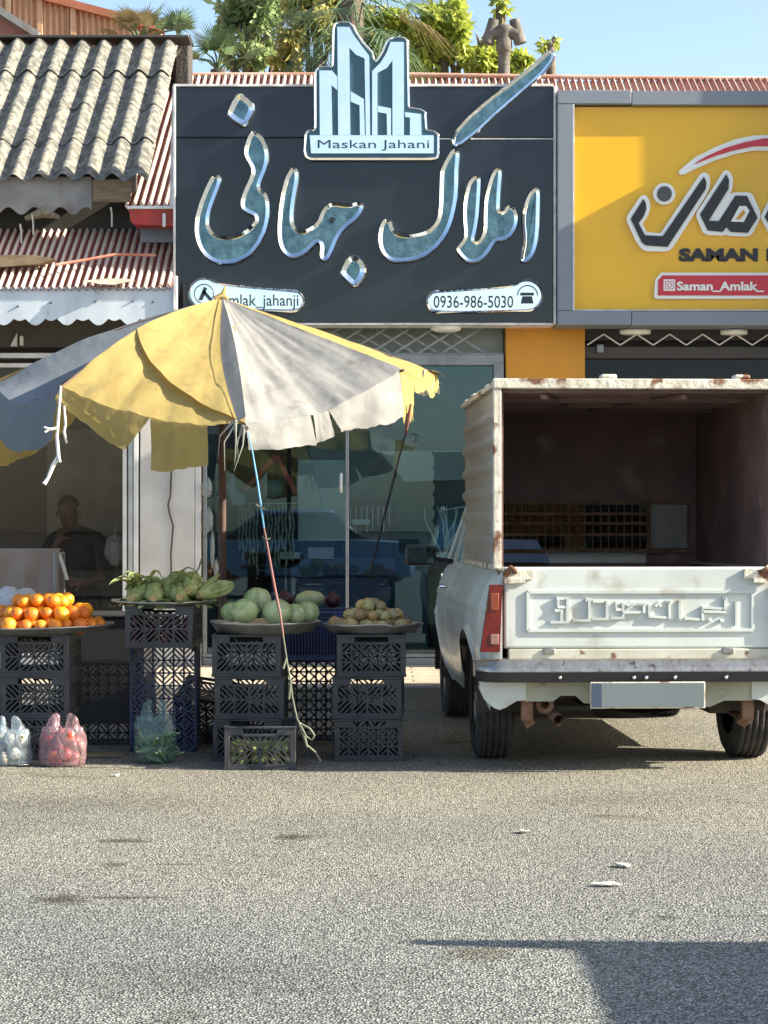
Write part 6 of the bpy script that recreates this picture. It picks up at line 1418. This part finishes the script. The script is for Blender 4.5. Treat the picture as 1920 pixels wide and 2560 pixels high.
def leaf_mat(name, a, b, c, tr=.35):
    return M(name, a, .5, col2=b, scale=.9, detail=3, lo=.35, hi=.65, col3=c, scale3=2.3, lo3=.5, hi3=.7, transl=tr)
ML1 = leaf_mat('fresh_leaf', (.36, .44, .07), (.54, .56, .11), (.20, .29, .05))
ML2 = leaf_mat('olive_leaf', (.40, .37, .10), (.50, .45, .14), (.26, .28, .08))
ML3 = leaf_mat('blue_green_leaf', (.26, .37, .15), (.40, .48, .20), (.16, .25, .11))
MBARK = M('bark', (.16, .12, .09), .9, col2=(.10, .08, .06), scale=10, bump=.6)
MPALM = M('palm_leaf', (.07, .13, .06), .5, col2=(.13, .19, .08), scale=3, transl=.2); MPALMD = M('dry_palm_leaf', (.34, .27, .13), .7, col2=(.24, .18, .08), scale=4, transl=.2)
def leaf_cloud(mb, blobs, n, size, seed, droop=.5):
    rg = np.random.default_rng(seed); tot = sum(b[3]**2 for b in blobs)
    for (cx, cy, cz, r, sq) in blobs:
        m = int(n*r*r/tot); sub = [(rg.normal(size=3)) for _ in range(max(6, int(m/60)))]
        sub = [s/np.linalg.norm(s)*r*rg.uniform(.45, 1.0)*np.array([1, 1, sq]) for s in sub]
        for k in range(m):
            s = sub[k % len(sub)]; p = np.array([cx, cy, cz])+s+rg.normal(size=3)*r*.16
            d = rg.normal(size=3)*.7+s/r*.5; d[2] -= droop; d /= np.linalg.norm(d); nrm = np.cross(d, rg.normal(size=3)); nrm /= np.linalg.norm(nrm)+1e-9
            L = size*rg.uniform(.7, 1.3); w = nrm*L*.22; q = p+d*L; md = p+d*L*.45+np.cross(nrm, d)*L*.06
            mb.add([tuple(p), tuple(md+w), tuple(q), tuple(md-w)], [(0, 1, 2, 3)])
def tree(name, lab, base, blobs, n, size, mat, seed, group='trees behind the row of shops', limbs=5):
    root = thing(name, lab, 'tree', base, 0, group); rd = random.Random(seed); b = Vector(base); mb = MB()
    top = Vector((sum(q[0] for q in blobs)/len(blobs), sum(q[1] for q in blobs)/len(blobs), sum(q[2] for q in blobs)/len(blobs)))
    mb.tube([b, b.lerp(top, .5)+Vector((.1, 0, 0)), top], [.16, .11, .05], 10)
    for q in blobs:
        c = Vector(q[:3]); s = b.lerp(top, rd.uniform(.5, .9)); mb.tube([s, s.lerp(c, .5)+Vector((rd.uniform(-.1, .1), 0, .1)), c], [.06, .04, .015], 7)
        for _ in range(limbs):
            e = c+Vector((rd.gauss(0, 1), rd.gauss(0, 1), rd.gauss(0, .8)+.2)).normalized()*q[3]*.95; mb.tube([c, c.lerp(e, .5)+Vector((0, 0, .05)), e], [.02, .013, .005], 5)
    mb.build('trunk', MBARK, root)
    mb = MB(); leaf_cloud(mb, blobs, n, size, seed); mb.build('crown', mat, root); return root
def bl(px, py, Y, rpx, sq=1.0, dy=0): p = W(px, py, Y); return (p.x, Y+dy, p.z, rpx*Y/F, sq)
YT = 21.0
tree('leafy_tree', 'loose blue green tree left of the tower emblem, sky showing through', (W(620, 0, YT+1).x, YT+1, 0), [bl(600, 60, YT+1, 50), bl(640, 5, YT+1, 60), bl(655, 100, YT+1, 50), bl(590, 130, YT+1, 38), bl(710, 30, YT+1, 45), bl(630, -60, YT+1, 70), bl(575, 15, YT+1, 30), bl(640, 160, YT+1, 30)], 3300, .12, ML3, 1)
tree('leafy_tree', 'olive brown bushy tree directly behind the tower emblem', (W(790, 0, YT).x, YT, 0), [bl(735, 120, YT, 45), bl(770, 60, YT, 45), bl(830, 70, YT, 55), bl(705, 165, YT, 36), bl(810, 0, YT, 50), bl(890, 50, YT, 45), bl(760, 0, YT, 40), bl(850, -40, YT, 50)], 4600, .115, ML2, 2)
tree('leafy_tree', 'bright yellow green tree between the emblem and the vent pipe', (W(1120, 0, YT-1).x, YT-1, 0), [bl(1010, 90, YT-1, 50), bl(1080, 70, YT-1, 50), bl(1145, 95, YT-1, 52), bl(1060, 150, YT-1, 50), bl(1130, 40, YT-1, 36), bl(1200, 130, YT-1, 48), bl(1245, 160, YT-1, 34), bl(1292, 160, YT-1, 28), bl(930, 140, YT-1, 42), bl(1322, 150, YT-1, 14), bl(900, 80, YT-1, 34), bl(960, 40, YT-1, 35)], 5600, .115, ML1, 3)
tree('leafy_tree', 'thin sprig of leaves rising behind the vent pipe', (W(1255, 0, YT).x, YT, 0), [bl(1250, 10, YT, 22), bl(1262, 35, YT, 16), bl(1240, -15, YT, 18)], 130, .10, ML1, 4, limbs=3)
tree('leafy_tree', 'small sprig of leaves by the tip of the mirrored stroke', (W(1372, 0, YT).x, YT, 0), [bl(1365, 115, YT, 16), bl(1385, 105, YT, 12)], 70, .09, ML1, 5, limbs=3)
def fan(mb, c, d, L, n=26, spread=2.7, mi=0, w=.0075, droop=.12):
    c = Vector(c); d = Vector(d).normalized(); up = Vector((0, 0, 1)); s = d.cross(up)
    if s.length < .1: s = Vector((1, 0, 0))
    s.normalize(); nn = s.cross(d).normalized()
    for k in range(n):
        a = (k/(n-1)-.5)*spread; v = d*math.cos(a)+s*math.sin(a); l_ = L*(1-.28*abs(a)/spread*2)*random.uniform(.9, 1.05); t = v.cross(nn).normalized()
        m = c+v*l_*.55+nn*.03*L; e = c+v*l_+Vector((0, 0, -droop*l_*random.uniform(.5, 1.8)))
        mb.add([tuple(c+t*w*.3), tuple(m+t*w), tuple(e), tuple(m-t*w), tuple(c-t*w*.3)], [(0, 1, 2, 3, 4)], mi)
def palm(lab, px, py, Y, fronds, L, dry=.3, seed=0, trunk_r=.12):
    random.seed(seed); p = W(px, py, Y); root = thing('fan_palm', lab, 'palm', (p.x, Y, 0), 0, 'fan palms behind the roofs')
    mb = MB(); mb.tube([(p.x, Y, 0), (p.x, Y, p.z*.5), p], [trunk_r*1.2, trunk_r, trunk_r], 12); mb.build('trunk', MBARK, root)
    mb = MB()
    for a, el, dist in fronds:
        d = Vector((math.sin(R(a))*math.cos(R(el)), -math.cos(R(a))*math.cos(R(el)), math.sin(R(el)))); c = Vector(p)+d*dist
        mb.tube([p, Vector(p)+d*dist*.5+Vector((0, 0, .04)), c], [.014, .011, .008], 5); fan(mb, c, d, L*random.uniform(.85, 1.1), mi=1 if random.random() < dry else 0)
    mb.build('crown', [MPALM, MPALMD], root); return root
palm('tall fan palm with drooping grey leaves in front of the olive tree', 880, -18, 19.3, [(a, e, .55) for a, e in [(-80, -25), (-60, -55), (-30, -70), (10, -50), (40, -75), (60, -50), (80, -30), (100, -10), (-100, 0), (20, -20), (-20, -30), (75, -60), (0, 20), (150, 10), (90, 30), (-90, 30)]], 1.0, .10, 1)
palm('low dark fan palm between the chimney block and the blue green tree', 545, 175, 20.5, [(-75, 55, .2), (-30, 70, .2), (-100, 35, .22), (70, 60, .18), (20, 55, .25), (90, 25, .3), (-60, 20, .25)], .40, .15, 2, .08)
palm('yellowing fan palm behind the old ridge, tips catching the sun', 350, 110, 19.0, [(-85, 20, .22), (-70, 45, .2), (-20, 40, .25), (30, 50, .2), (80, 40, .22), (88, 22, .35), (95, 60, .25), (-60, 70, .15)], .30, .55, 3, .08)
palm('thin grey fan palm leaf standing against the sky at the ridge end', 445, 100, 20.2, [(15, 75, .1), (60, 65, .12), (-20, 60, .1)], .30, .0, 4, .06)
